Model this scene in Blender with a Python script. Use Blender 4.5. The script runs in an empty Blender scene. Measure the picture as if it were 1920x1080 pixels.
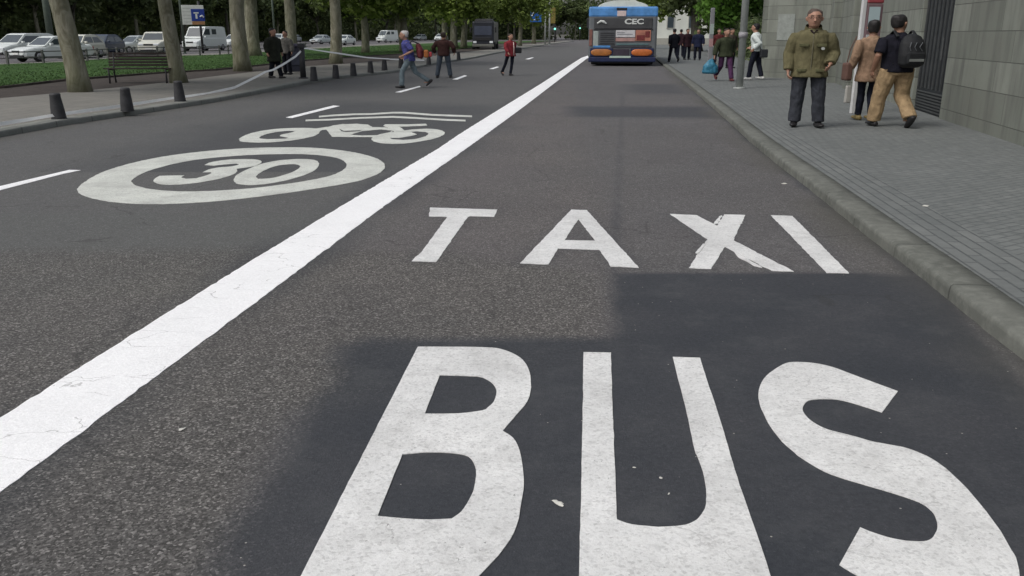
import bpy, bmesh, math, random
from mathutils import Vector, Matrix, noise
from mathutils.geometry import tessellate_polygon
R = math.radians
scene = bpy.context.scene
COL = scene.collection
# ------------------------------------------------------------ camera, sky, sun, exposure
cam_d = bpy.data.cameras.new("camera")
cam_d.sensor_width = 36.0; cam_d.lens = 30.0; cam_d.clip_start = 0.1; cam_d.clip_end = 4000
cam = bpy.data.objects.new("camera", cam_d); COL.objects.link(cam)
cam.location = (0, 0, 1.55); cam.rotation_euler = (R(90 - 16.5677), 0, 0)
scene.camera = cam
world = bpy.data.worlds.new("World"); scene.world = world; world.use_nodes = True
wn = world.node_tree; bg = wn.nodes["Background"]
sky = wn.nodes.new("ShaderNodeTexSky"); sky.sky_type = 'NISHITA'; sky.sun_disc = False
sky.sun_elevation = R(52); sky.sun_rotation = R(235); sky.air_density = 1.0; sky.dust_density = 4.0; sky.ozone_density = 1.0
hs = wn.nodes.new("ShaderNodeHueSaturation"); hs.inputs['Saturation'].default_value = .38   # overcast: the sky is nearly grey
wn.links.new(sky.outputs[0], hs.inputs['Color']); wn.links.new(hs.outputs[0], bg.inputs[0]); bg.inputs[1].default_value = 0.15
sun_d = bpy.data.lights.new("sun", 'SUN'); sun_d.energy = 1.1; sun_d.angle = R(18); sun_d.color = (1.0, 0.975, 0.94)
sun = bpy.data.objects.new("sun", sun_d); COL.objects.link(sun); sun.rotation_euler = (R(38), 0, R(-55)); sun.location = (0, 0, 60)
scene.view_settings.view_transform = 'Standard'; scene.view_settings.look = 'None'
scene.view_settings.exposure = -0.12; scene.view_settings.gamma = 1
scene.render.engine = 'CYCLES'
# ------------------------------------------------------------ measured world coordinates (metres)
W = {
'letter_B': [[(-0.486,4.137),(-0.248,4.135),(-0.104,4.122),(-0.041,4.091),(0.016,4.023),(0.053,3.95),(0.077,3.851),(0.087,3.744),(0.087,3.611),(0.068,3.457),(0.015,3.304),(-0.039,3.162),(-0.004,3.114),(0.014,3.068),(0.031,2.982),(0.04,2.847),(0.044,2.741),(0.033,2.613),(0.016,2.465),(-0.022,2.343),(-0.096,2.196),(-0.143,2.13),(-0.244,2.081),(-0.407,2.052),(-0.64,2.048)],[(-0.342,3.754),(-0.162,3.739),(-0.111,3.693),(-0.079,3.626),(-0.07,3.559),(-0.078,3.455),(-0.103,3.393),(-0.127,3.359),(-0.227,3.328),(-0.371,3.326)],[(-0.421,2.959),(-0.316,2.978),(-0.205,2.965),(-0.158,2.93),(-0.137,2.865),(-0.132,2.794),(-0.135,2.709),(-0.148,2.628),(-0.172,2.549),(-0.201,2.505),(-0.304,2.5),(-0.451,2.522)]],
'letter_U': [[(0.363,4.058),(0.501,4.051),(0.44,3.442),(0.388,2.902),(0.361,2.628),(0.349,2.5),(0.394,2.47),(0.47,2.456),(0.489,2.455),(0.569,2.467),(0.605,2.49),(0.631,2.522),(0.655,2.567),(0.673,2.628),(0.69,2.709),(0.705,2.829),(0.709,2.955),(0.708,2.978),(0.76,3.493),(0.779,3.716),(0.804,3.992),(0.937,3.979),(0.895,3.532),(0.87,3.252),(0.815,2.726),(0.791,2.423),(0.771,2.196),(0.759,2.106),(0.71,2.032),(0.609,1.997),(0.411,1.987),(0.31,1.992),(0.228,2.022),(0.196,2.074),(0.2,2.196),(0.272,2.998)]],
'letter_S': [[(1.744,3.564),(1.679,3.66),(1.568,3.837),(1.526,3.88),(1.478,3.909),(1.423,3.921),(1.364,3.918),(1.302,3.868),(1.224,3.777),(1.162,3.676),(1.119,3.572),(1.087,3.455),(1.071,3.333),(1.064,3.207),(1.071,3.068),(1.092,2.978),(1.095,2.953),(1.128,2.874),(1.173,2.803),(1.291,2.709),(1.355,2.66),(1.404,2.613),(1.42,2.57),(1.418,2.522),(1.398,2.465),(1.367,2.416),(1.332,2.382),(1.297,2.372),(1.234,2.382),(1.173,2.419),(1.139,2.453),(0.997,2.249),(1.027,2.198),(1.078,2.133),(1.143,2.079),(1.222,2.048),(1.303,2.048),(1.384,2.074),(1.461,2.128),(1.511,2.19),(1.554,2.286),(1.561,2.324),(1.586,2.43),(1.608,2.605),(1.616,2.734),(1.612,2.847),(1.596,2.925),(1.566,2.978),(1.528,3.018),(1.435,3.062),(1.379,3.11),(1.325,3.146),(1.281,3.185),(1.252,3.24),(1.242,3.302),(1.251,3.369),(1.279,3.43),(1.318,3.468),(1.374,3.478),(1.436,3.475),(1.486,3.442),(1.579,3.34)]],
'letter_T': [[(-0.763,7.827),(-0.135,7.731),(-0.157,7.41),(-0.374,7.443),(-0.389,7.388),(-0.539,5.85),(-0.714,5.871),(-0.674,6.107),(-0.571,7.41),(-0.738,7.432)]],
'letter_A': [[(0.546,7.731),(0.685,7.707),(0.876,5.698),(0.688,5.725),(0.655,6.2),(0.345,6.248),(0.255,5.78),(0.058,5.814)],[(0.58,7.302),(0.65,6.496),(0.411,6.514)]],
'letter_X': [[[(1.417,7.533),(1.646,7.477),(1.728,7.043),(1.898,7.51),(2.084,7.488),(1.733,6.514),(1.917,5.598),(1.773,5.611),(1.616,6.296),(1.37,5.664),(1.223,5.691),(1.536,6.548)]],[[(1.707,7.093),(1.831,7.421),(1.873,7.465),(1.76,7.134)]],[[(1.651,6.248),(1.669,6.016),(1.715,5.78),(1.726,5.691),(1.688,5.745),(1.639,5.972)]],[[(1.356,6.107),(1.469,6.386),(1.483,6.362),(1.365,6.077)]]],
'letter_I': [[(2.307,7.477),(2.49,7.443),(2.275,5.547),(2.13,5.56)]],
'roundel_ring': [[(-4.497,8.746),(-4.603,9.029),(-4.695,9.378),(-4.782,9.872),(-4.796,10.267),(-4.765,10.654),(-4.684,11.026),(-4.548,11.379),(-4.346,11.682),(-4.109,11.925),(-3.838,12.102),(-3.538,12.205),(-3.212,12.231),(-2.874,12.205),(-2.577,12.051),(-2.31,11.851),(-2.07,11.587),(-1.865,11.289),(-1.715,11.005),(-1.61,10.694),(-1.55,10.399),(-1.531,10.048),(-1.557,9.769),(-1.621,9.505),(-1.703,9.3),(-1.902,9.015),(-2.098,8.788),(-2.289,8.584),(-2.479,8.415),(-2.666,8.264),(-2.854,8.143),(-3.05,8.06),(-3.255,8.013),(-3.428,8.001),(-3.588,8.013),(-3.77,8.071),(-3.948,8.167),(-4.118,8.289),(-4.289,8.454),(-4.417,8.611)],[(-4.165,9.284),(-4.233,9.505),(-4.278,9.769),(-4.291,10.03),(-4.269,10.286),(-4.204,10.634),(-4.081,10.941),(-3.868,11.2),(-3.617,11.379),(-3.339,11.493),(-3.037,11.54),(-2.78,11.517),(-2.536,11.401),(-2.349,11.244),(-2.196,11.005),(-2.067,10.654),(-2.011,10.305),(-2.016,9.994),(-2.066,9.702),(-2.232,9.378),(-2.428,9.133),(-2.627,8.943),(-2.83,8.802),(-3.045,8.719),(-3.223,8.678),(-3.415,8.678),(-3.604,8.733),(-3.824,8.857),(-4.006,9.029)]],
'roundel_3': [[(-3.939,9.327),(-3.994,9.512),(-4.016,9.682),(-3.74,9.717),(-3.734,9.579),(-3.639,9.472),(-3.534,9.512),(-3.491,9.703),(-3.488,9.874),(-3.528,9.961),(-3.615,9.932),(-3.618,10.14),(-3.558,10.31),(-3.423,10.404),(-3.385,10.55),(-3.434,10.649),(-3.559,10.566),(-3.658,10.469),(-3.794,10.533),(-3.789,10.784),(-3.666,10.975),(-3.532,11.028),(-3.397,11.037),(-3.281,10.984),(-3.193,10.87),(-3.145,10.699),(-3.145,10.55),(-3.162,10.404),(-3.303,10.209),(-3.252,10.08),(-3.223,9.968),(-3.211,9.731),(-3.262,9.478),(-3.341,9.327),(-3.409,9.218),(-3.539,9.112),(-3.707,9.087),(-3.841,9.174)]],
'roundel_0': [[(-3.063,9.347),(-3.12,9.545),(-3.152,9.738),(-3.16,10.117),(-3.12,10.591),(-3.052,10.784),(-2.967,10.931),(-2.794,11.037),(-2.681,11.037),(-2.585,11.001),(-2.501,10.905),(-2.433,10.733),(-2.378,10.509),(-2.34,10.117),(-2.384,9.717),(-2.501,9.347),(-2.615,9.174),(-2.744,9.075),(-2.838,9.075),(-2.912,9.112),(-2.987,9.187)],[(-2.884,9.586),(-2.921,9.757),(-2.932,9.924),(-2.921,10.284),(-2.856,10.511),(-2.772,10.580),(-2.700,10.597),(-2.624,10.519),(-2.585,10.408),(-2.556,10.161),(-2.588,9.847),(-2.668,9.565),(-2.761,9.479),(-2.832,9.464)]],
'bike_a': [[(-4.178,13.181),(-4.221,13.356),(-4.248,13.58),(-4.254,14.033),(-4.171,14.433),(-3.975,14.747),(-3.716,14.855),(-3.51,14.855),(-3.353,14.769),(-3.216,15.042),(-3.126,14.609),(-3.206,14.536),(-3.173,14.2),(-3.141,13.955),(-3.144,13.58),(-3.299,13.138),(-3.534,12.87),(-3.765,12.804),(-3.983,12.87),(-4.106,12.994)],[(-3.929,13.374),(-3.976,13.814),(-3.898,14.197),(-3.752,14.400),(-3.607,14.400),(-3.618,14.126),(-3.696,13.872),(-3.676,13.646),(-3.493,13.428),(-3.486,13.298),(-3.761,13.214)]],
'bike_b': [[(-3.143,14.609),(-3.22,14.899),(-3.157,15.268),(-3.036,15.5),(-2.969,15.483),(-2.8,15.552),(-2.566,15.401),(-2.423,14.977),(-2.164,14.913),(-2.116,14.762),(-2.007,14.539),(-1.969,14.068),(-2.112,13.499),(-2.827,13.541)],[(-2.980,14.829),(-2.801,14.390),(-2.595,14.457),(-2.509,14.551),(-2.540,14.310),(-2.733,14.179),(-2.830,14.310)],[(-2.592,13.810),(-2.493,14.348),(-2.214,14.617),(-2.002,14.454),(-2.008,14.190),(-2.141,13.736),(-2.382,13.687)]],
'bike_c': [[(-2.122,13.06),(-2.167,13.312),(-2.172,13.573),(-2.122,13.899),(-2.007,14.16),(-1.853,14.359),(-1.745,14.539),(-1.563,14.687),(-1.42,14.712),(-1.294,14.637),(-1.172,14.419),(-1.1,14.068),(-1.105,13.734),(-1.155,13.436),(-1.251,13.16),(-1.481,12.77),(-1.608,12.676),(-1.754,12.648),(-1.887,12.695),(-2.009,12.818)],[(-1.914,13.423),(-1.764,13.386),(-1.641,13.575),(-1.540,13.875),(-1.668,14.214),(-1.572,14.311),(-1.428,14.254),(-1.359,14.008),(-1.365,13.614),(-1.486,13.237),(-1.659,13.114),(-1.844,13.212)]],
'bike_d': [[(-2.259,15.199),(-2.267,15.442),(-1.85,15.442),(-1.553,15.538),(-1.494,15.239),(-1.809,15.094),(-1.969,15.068),(-1.776,14.359),(-1.921,14.183),(-2.1,14.787)]],
'chev_a': [[(-3.812,17.119),(-3.628,17.351),(-3.211,17.65),(-2.863,17.711),(-2.469,18.022),(-2.237,18.022),(-1.617,17.53),(-0.793,17.2),(-0.779,16.871),(-1.586,17.188),(-2.193,17.662),(-2.421,17.662),(-2.808,17.363),(-3.15,17.305),(-3.56,17.017),(-3.742,16.794)]],
'chev_b': [[(-3.898,16.353),(-3.457,16.511),(-2.926,16.86),(-2.344,17.085),(-1.865,16.838),(-1.237,16.458),(-0.875,16.322),(-0.859,16.024),(-1.214,16.156),(-1.831,16.522),(-2.301,16.761),(-2.873,16.544),(-3.395,16.208),(-3.829,16.055)]],
'dashes': [[[(-5.593,6.776),(-5.747,6.976),(-5.264,10.125),(-5.12,10.104),(-5.185,9.842),(-5.298,8.752)]],[[(-4.387,16.81),(-4.043,19.684),(-3.869,19.535),(-4.23,16.679)]],[[(-3.249,24.305),(-2.892,27.283),(-2.793,26.807),(-3.077,24.237)]],[[(-2.131,31.298),(-1.869,34.597),(-1.735,34.015),(-1.936,31.223)]],[[(-1.065,40.879),(-0.745,43.938),(-0.628,43.22),(-0.863,40.69)]],[[(0.864,57.22),(1.409,61.454),(1.5,60.613),(1.096,56.732)]]],
'lineL': [(-2.45,-1.5),(-2.28,1.5),(-2.153,3.283),(-2.094,3.837),(-2.012,4.575),(-1.848,5.966),(-1.56,8.219),(-1.048,12.037),(-0.825,14.131),(-0.201,19.243),(0.89,28.105),(4.724,60.202)],
'lineR': [(-1.95,-1.5),(-1.86,1.5),(-1.803,2.674),(-1.719,3.401),(-1.581,4.566),(-1.543,4.906),(-1.207,7.83),(-0.647,12.095),(-0.388,14.131),(0.215,18.96),(1.188,27.085),(4.922,58.224)],
'kerbR': [(2.3,-4),(2.42,2.0),(2.544,4.038),(2.576,4.359),(2.63,4.791),(2.702,5.344),(2.802,6.339),(2.946,7.549),(3.116,8.978),(3.308,10.74),(3.561,12.837),(4.008,16.1),(5.275,25.748),(8.969,55.199),(13.2,85),(17.5,120),(30,200)],
'kerbL': [(-9.6,-4),(-8.9,6),(-8.023,13.49),(-7.92,15.372),(-7.554,17.299),(-7.047,20.547),(-6.81,24.305),(-6.679,28.881),(-6.215,32.063),(-4.94,36.518),(-4.057,46.898),(-2.566,58.224),(-1.355,72.498),(2.0,105),(6,140),(14,200)],
'soil': [(-21,-4),(-18.5,8),(-12.002,20.439),(-11.658,22.737),(-11.272,24.327),(-10.915,26.723),(-10.724,31.535),(-10.283,36.168),(-9.682,41.658),(-8.618,44.664),(-6.815,50.585),(-4.322,71.721),(-1.681,93.1),(-0.5,120),(5,150),(12,200)],
'lawn': [(-27,-4),(-23,8),(-14.238,24.327),(-14.44,28.266),(-13.963,30.939),(-13.493,33.695),(-12.367,36.435),(-12.026,42.371),(-11.618,50.075),(-10.539,56.318),(-8.65,64.321),(-5.641,85.173),(-2.631,109.366),(-4,128),(2.5,155),(10,200)],
'lawnB': [(-37,-4),(-34,10),(-24.615,42.371),(-23.392,46.334),(-24.477,56.318),(-20.918,61.923),(-19.846,85.173),(-18.759,100.582),(-16.985,114.357),(-13.447,139.865),(-8,165),(8,200)],
'farkerb': [(-38.5,-4),(-35.5,10),(-26.167,45.07),(-25.264,50.075),(-26.566,61.162),(-23.533,69.717),(-22.959,98.601),(-21.813,117.026),(-20.198,136.073),(-16.137,167.924),(-9,175),(7,200)],
'wallbase': [(6.883,11.537),(7.66,15.552),(8.072,17.607),(9.324,23.851),(10.412,29.278),(8.778,30.746)],
'm_patch': [(-0.763,1.559),(-0.899,2.196),(-0.926,2.692),(-0.91,3.336),(-0.876,4.107),(-0.735,4.258),(0.541,4.292),(0.693,5.565),(2.31,5.565),(2.837,5.459),(2.499,4.225),(2.323,3.417),(1.864,1.559)],
'm_stripe': [(1.249,19.388),(4.34,19.388),(4.017,16.733),(1.2,16.955)],
'm_stripe2': [(3.613,28.257),(5.333,28.257),(4.909,23.642),(3.177,23.642)],
'm_rough': [(-7.265,6.059),(-1.681,6.221),(-0.438,6.188),(0.513,5.66),(0.693,5.565),(0.533,4.225),(-0.891,3.257),(-0.763,1.559),(-4.793,1.559)],
'm_bike': [(-3.274,7.82),(-2.185,8.659),(-1.516,10.084),(-0.782,14.052),(0.0,18.684),(-0.724,19.684),(-4.107,20.963),(-5.296,15.325),(-5.107,9.687),(-4.383,7.949)],
'm_seam': [(0.519,4.225),(0.886,7.122),(1.384,10.977),(2.449,19.388),(5.145,40.44)],
'm_left': [(-10.396,7.573),(-1.54,7.573),(-1.744,6.155),(-8.437,6.059)],
'crack': [(0.981,7.526),(1.385,7.514),(2.099,7.502),(2.775,7.526),(2.988,7.455)],
'bol': [(-8.078,15.451),(-7.575,17.106),(-7.468,19.611),(-6.407,28.397),(-6.015,29.994),(-5.76,31.945),(-5.568,34.643),(-5.317,36.706),(-4.917,39.027),(-4.14,43.873),(-3.152,52.18)],
'A': {'olive':(4.764,14.082),'beige':(6.089,15.157),'khaki':(6.156,14.082),'white':(8.004,28.933),'purple':(6.825,28.266),'bag':(7.564,33.695),'p1':(8.62,47.216),'p2':(10.306,52.18),'p3':(10.713,51.106),'p4':(10.401,44.664),'p5':(9.644,39.027),'p6':(11.082,58.297),'blue':(-3.042,26.267),'maroon':(-2.505,32.46),'red':(-0.062,34.148),'dark':(-8.074,29.994),'sitter':(-8.36,32.797),'bin':(-8.434,34.162),'post':(-7.127,29.994),'poleR':(6.318,24.327),'totem':(6.468,16.517),'totem2':(9.176,40.968),'tA':(-11.402,22.951),'tB':(-10.423,27.32),'tC':(-11.05,36.168),'tD':(-17.289,59.696),'tE':(-13.451,54.467),'tF':(-9.077,45.484),'tG':(-11.598,69.717),'tH':(-9.032,73.843),'tI':(-5.781,89.759),'tJ':(-5.178,96.697),'tK':(-7.879,104.791),'tL':(1.031,114.357),'tM':(3.362,139.865),'bench':(-11.478,27.018),'sign':(-24.331,69.717),'lampL':(-38.31,73.843),'lamp2':(-23.935,89.759),'lamp3':(-25.76,69.717),'bsign':(4.937,132.481),'ylw':(5.295,125.835),'c1':(-27.705,50.473),'c0':(-33.046,58.224),'c2':(-29.636,58.224),'c3':(-31.357,65.38),'c4':(-31.79,70.578),'c5':(-28.196,68.757),'c6':(-30.473,83.898),'c7':(-33.525,103.366),'c8':(-37.96,141.618),'c9':(-31.662,141.618),'c10':(-25.181,128.086),'c11':(-25.167,168.257),'c12':(-24.257,224.497),'c13':(-17.415,207.192),'c14':(-44.741,179.505),'truck':(-2.817,86.619),'tl1':(17.115,224.497),'tl2':(8.086,168.257),'tR1':(16.168,78.485),'tR2':(15.128,62.702),'scrap1':(0.16,2.603),'scrap2':(0.543,2.776),'scrap3':(0.453,2.855),'scrap4':(-1.351,3.177),'scrap5':(2.935,9.146),'scrap6':(0.551,2.667),'scrap7':(3.63,7.387)},
'tape1': [(-8.091,13.659,0.172),(-8.041,14.504,0.171),(-7.979,15.544,0.176),(-7.862,17.536,0.148),(-7.723,19.884,0.139),(-7.587,22.189,0.108),(-7.482,23.977,0.149),(-7.37,25.879,0.368),(-7.245,27.988,0.641),(-7.17,29.268,0.839),(-7.113,30.228,1.079)],
'tape2': [(-7.095,30.157,1.098),(-6.831,31.506,0.986),(-6.441,33.494,0.834),(-5.917,36.171,0.629),(-5.297,39.333,0.48),(-4.803,41.853,0.387),(-4.296,44.443,0.289)],
}

A = W['A']
# ------------------------------------------------------------ helpers
def tag(o, label=None, cat=None, group=None, kind=None):
    if label: o['label'] = label
    if cat: o['category'] = cat
    if group: o['group'] = group
    if kind: o['kind'] = kind
    return o
def empty(name, loc, rz=0.0, **k):
    o = bpy.data.objects.new(name, None); COL.objects.link(o); o.empty_display_size = .2
    o.location = loc; o.rotation_euler = (0, 0, rz)
    return tag(o, **k)
def link(name, bm, m, parent=None, smooth=False, **k):
    me = bpy.data.meshes.new(name)
    bmesh.ops.recalc_face_normals(bm, faces=bm.faces[:]) if smooth != 'leaf' else None
    bm.to_mesh(me); bm.free()
    if smooth is True:
        for p in me.polygons: p.use_smooth = True
    o = bpy.data.objects.new(name, me); COL.objects.link(o)
    for mm in (m if isinstance(m, (list, tuple)) else [m]): me.materials.append(mm)
    if parent: o.parent = parent
    return tag(o, **k)
def copy_tree(o, parent=None):
    c = o.copy(); COL.objects.link(c); c.parent = parent
    for ch in list(o.children): copy_tree(ch, c)
    return c
def box(bm, x0, x1, y0, y1, z0, z1, bev=0.0, mi=0, taper=None):
    v = [bm.verts.new(p) for p in ((x0,y0,z0),(x1,y0,z0),(x1,y1,z0),(x0,y1,z0),(x0,y0,z1),(x1,y0,z1),(x1,y1,z1),(x0,y1,z1))]
    if taper:
        cx, cy = (x0+x1)/2, (y0+y1)/2
        for q in v[4:]: q.co.x = cx+(q.co.x-cx)*taper; q.co.y = cy+(q.co.y-cy)*taper
    fs = [bm.faces.new([v[i] for i in f]) for f in ((3,2,1,0),(4,5,6,7),(0,1,5,4),(1,2,6,5),(2,3,7,6),(3,0,4,7))]
    for f in fs: f.material_index = mi
    if bev > 0:
        es = list({e for f in fs for e in f.edges})
        bmesh.ops.bevel(bm, geom=es, offset=bev, segments=2, affect='EDGES', profile=.5)
def loft(bm, P, Rr, seg=12, side=(1, 0, 0), caps=True, mi=0):
    P = [Vector(p) for p in P]; rings = []
    sd = Vector(side)
    for i, p in enumerate(P):
        t = (P[min(i+1, len(P)-1)] - P[max(i-1, 0)]).normalized()
        s = sd - t*sd.dot(t)
        if s.length < .25: s = Vector((0, 1, 0)) - t*t.y
        s.normalize(); u = t.cross(s).normalized()
        r = Rr[i] if isinstance(Rr[i], (tuple, list)) else (Rr[i], Rr[i])
        rings.append([bm.verts.new(p + s*(math.cos(a)*r[0]) + u*(math.sin(a)*r[1])) for a in [2*math.pi*k/seg for k in range(seg)]])
    for a, b in zip(rings, rings[1:]):
        for k in range(seg):
            f = bm.faces.new((a[k], a[(k+1) % seg], b[(k+1) % seg], b[k])); f.material_index = mi
    if caps:
        bm.faces.new(rings[0][::-1]).material_index = mi; bm.faces.new(rings[-1]).material_index = mi
def ell(bm, c, r, seg=14, rings=9, mi=0):
    m = Matrix.Translation(c) @ Matrix.Diagonal((r[0], r[1], r[2], 1))
    g = bmesh.ops.create_uvsphere(bm, u_segments=seg, v_segments=rings, radius=1, matrix=m)
    for v in g['verts']:
        for f in v.link_faces: f.material_index = mi
def cyl(bm, a, b, r0, r1=None, seg=12, mi=0):
    loft(bm, [a, b], [r0, r0 if r1 is None else r1], seg, mi=mi)
def poly_prism(bm, pts, z0, z1, holes=(), mi=0, sides=True):
    loops = [[Vector((p[0], p[1], 0)) for p in pts]] + [[Vector((p[0], p[1], 0)) for p in h] for h in holes]
    flat = [v for l in loops for v in l]
    top = [bm.verts.new((v.x, v.y, z1)) for v in flat]
    for t in tessellate_polygon(loops):
        try: f = bm.faces.new([top[i] for i in t]); f.material_index = mi
        except ValueError: pass
    if sides:
        bot = [bm.verts.new((v.x, v.y, z0)) for v in flat]; n = 0
        for l in loops:
            m = len(l)
            for i in range(m):
                j = (i+1) % m
                try: bm.faces.new((top[n+i], top[n+j], bot[n+j], bot[n+i])).material_index = mi
                except ValueError: pass
            n += m
# ------------------------------------------------------------ materials
def srgb(c):
    return tuple((x/12.92 if x <= .04045 else ((x+.055)/1.055)**2.4) for x in [v/255 for v in c])
class NT:
    def __init__(s, name, rough=.8, spec=.5, metal=0.0):
        s.m = bpy.data.materials.new(name); s.m.use_nodes = True; s.t = s.m.node_tree
        s.b = s.t.nodes["Principled BSDF"]; s.b.inputs['Roughness'].default_value = rough
        s.b.inputs['Specular IOR Level'].default_value = spec; s.b.inputs['Metallic'].default_value = metal
        s.tc = None
    def n(s, k, **a):
        x = s.t.nodes.new(k)
        for q, v in a.items(): setattr(x, q, v)
        return x
    def co(s, scale=(1,1,1), rot=0.0, kind='Object'):
        if not s.tc: s.tc = s.n("ShaderNodeTexCoord")
        mp = s.n("ShaderNodeMapping"); mp.inputs['Scale'].default_value = scale; mp.inputs['Rotation'].default_value = (0, 0, rot)
        s.t.links.new(s.tc.outputs[kind], mp.inputs[0]); return mp.outputs[0]
    def L(s, a, b): s.t.links.new(a, b)
    def noise(s, scale, detail=4, rough=.6, vec=None, dist=0):
        x = s.n("ShaderNodeTexNoise"); x.inputs['Scale'].default_value = scale; x.inputs['Detail'].default_value = detail
        x.inputs['Roughness'].default_value = rough; x.inputs['Distortion'].default_value = dist
        s.L(vec or s.co(), x.inputs['Vector']); return x.outputs['Fac']
    def voro(s, scale, feat='F1', vec=None, out='Distance'):
        x = s.n("ShaderNodeTexVoronoi", feature=feat); x.inputs['Scale'].default_value = scale
        s.L(vec or s.co(), x.inputs['Vector']); return x.outputs[out]
    def ramp(s, fac, stops, interp='LINEAR'):
        x = s.n("ShaderNodeValToRGB"); cr = x.color_ramp; cr.interpolation = interp
        while len(cr.elements) < len(stops): cr.elements.new(.5)
        for e, (p, c) in zip(cr.elements, stops):
            e.position = p; e.color = (*(c if isinstance(c, tuple) else (c, c, c)), 1)
        s.L(fac, x.inputs[0]); return x.outputs[0]
    def mix(s, fac, a, b, mode='MIX'):
        x = s.n("ShaderNodeMix", data_type='RGBA', blend_type=mode)
        for i, v in ((0, fac), (6, a), (7, b)):
            if hasattr(v, 'links'): s.L(v, x.inputs[i])
            else: x.inputs[i].default_value = v if i == 0 else (*v, 1)
        return x.outputs[2]
    def math(s, op, a, b=None):
        x = s.n("ShaderNodeMath", operation=op)
        for i, v in enumerate((a, b)):
            if v is None: continue
            if hasattr(v, 'links'): s.L(v, x.inputs[i])
            else: x.inputs[i].default_value = v
        return x.outputs[0]
    def bump(s, h, strength=.4, dist=.01):
        x = s.n("ShaderNodeBump"); x.inputs['Strength'].default_value = strength; x.inputs['Distance'].default_value = dist
        s.L(h, x.inputs['Height']); s.L(x.outputs[0], s.b.inputs['Normal'])
    def col(s, c):
        if hasattr(c, 'links'): s.L(c, s.b.inputs['Base Color'])
        else: s.b.inputs['Base Color'].default_value = (*c, 1)
        return s.m
_mc = {}
def simple(name, c, rough=.7, var=.18, scale=6., metal=0., spec=.4, bump=0., bscale=60.):
    if name in _mc: return _mc[name]
    t = NT(name, rough, spec, metal)
    n = t.noise(scale, 5, .65)
    lo = tuple(x*(1-var) for x in c); hi = tuple(min(1, x*(1+var)) for x in c)
    t.col(t.ramp(n, [(.3, lo), (.7, hi)]))
    if bump: t.bump(t.noise(bscale, 3), bump, .01)
    _mc[name] = t.m; return t.m
def cloth(name, c, var=.25):
    if name in _mc: return _mc[name]
    t = NT(name, .92, .15)
    n = t.noise(9, 4, .6, dist=.6); lo = tuple(x*(1-var) for x in c); hi = tuple(min(1, x*(1+var)) for x in c)
    t.col(t.ramp(n, [(.35, lo), (.65, hi)]))
    v = t.co((1, 1, .45)); t.bump(t.noise(9, 3, .55, vec=v, dist=1.4), .6, .03)
    _mc[name] = t.m; return t.m
def attr(t, name):
    a = t.n("ShaderNodeAttribute"); a.attribute_name = name; return a.outputs['Fac']
# asphalt: aggregate grain, older coarse lane, dark resurfaced patches carried as mesh attributes
t = NT("asphalt", .85, .35)
big = t.noise(.55, 5, .65); med = t.noise(5, 6, .75); fine = t.noise(150, 2, .7)
stone = t.n("ShaderNodeTexVoronoi"); stone.inputs['Scale'].default_value = 120; t.L(t.co(), stone.inputs['Vector'])
sv = t.n("ShaderNodeSeparateColor"); t.L(stone.outputs['Color'], sv.inputs[0])
base = t.ramp(big, [(.25, (.122, .120, .123)), (.5, (.150, .148, .151)), (.75, (.178, .176, .178))])
base = t.mix(t.math('MULTIPLY', t.ramp(med, [(.35, 0.), (.7, 1.)]), .45), base, (.078, .075, .078))
grn = t.noise(42, 5, .8); base = t.mix(t.math('MULTIPLY', t.ramp(grn, [(.42, 0.), (.62, 1.)]), .55), base, (.066, .063, .067)); base = t.mix(t.math('MULTIPLY', t.ramp(grn, [(.25, 1.), (.40, 0.)]), .5), base, (.20, .19, .185))
mot = t.noise(13, 6, .85); base = t.mix(t.math('MULTIPLY', t.ramp(mot, [(.44, 0.), (.58, 1.)]), .5), base, (.070, .069, .074)); base = t.mix(t.math('MULTIPLY', t.ramp(mot, [(.30, 1.), (.43, 0.)]), .45), base, (.19, .185, .185))
low = t.noise(2.6, 5, .7); base = t.mix(t.math('MULTIPLY', t.ramp(low, [(.5, 0.), (.66, 1.)]), .35), base, (.085, .085, .09))
warm = t.noise(1.3, 3); base = t.mix(t.math('MULTIPLY', warm, .22), base, (.140, .112, .10))
base = t.mix(t.math('MULTIPLY', attr(t, 'left'), .75), base, (.105, .110, .104))
base = t.mix(t.math('MULTIPLY', attr(t, 'bike'), .7), base, (.082, .088, .096))
base = t.mix(t.math('MULTIPLY', attr(t, 'warm'), .4), base, (.150, .130, .128))
base = t.mix(t.math('MULTIPLY', attr(t, 'rough'), .75), base, t.mix(t.ramp(t.noise(.7, 4), [(.35, 0.), (.65, 1.)]), (.090, .087, .082), (.118, .112, .102)))
st = t.ramp(sv.outputs[0], [(.0, .42), (.35, .7), (.7, 1.1), (.9, 1.6), (.985, 2.6)])
st2 = t.mix(t.math('ADD', t.math('MULTIPLY', attr(t, 'rough'), .62), .38), (1, 1, 1), st)
base = t.mix(1., base, st2, 'MULTIPLY')
base = t.mix(t.math('MULTIPLY', attr(t, 'seal'), .90), base, t.mix(t.ramp(t.noise(38, 5, .8), [(.3, 0.), (.7, 1.)]), (.022, .026, .033), (.044, .049, .058)))
base = t.mix(t.math('MULTIPLY', attr(t, 'seal'), t.math('MULTIPLY', t.ramp(t.noise(2.2, 6, .8), [(.5, 0.), (.72, 1.)]), .6)), base, (.085, .088, .092))
base = t.mix(t.math('MULTIPLY', attr(t, 'seal'), t.math('MULTIPLY', t.ramp(t.noise(60, 4, .8), [(.58, 0.), (.72, 1.)]), .5)), base, (.12, .125, .13))
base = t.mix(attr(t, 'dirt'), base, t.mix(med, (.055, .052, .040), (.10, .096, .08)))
spk = t.voro(14, 'F1'); m2 = t.math('LESS_THAN', spk, .05)
base = t.mix(t.math('MULTIPLY', m2, t.math('GREATER_THAN', t.noise(3, 2), .52)), base, (.34, .33, .30))
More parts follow.
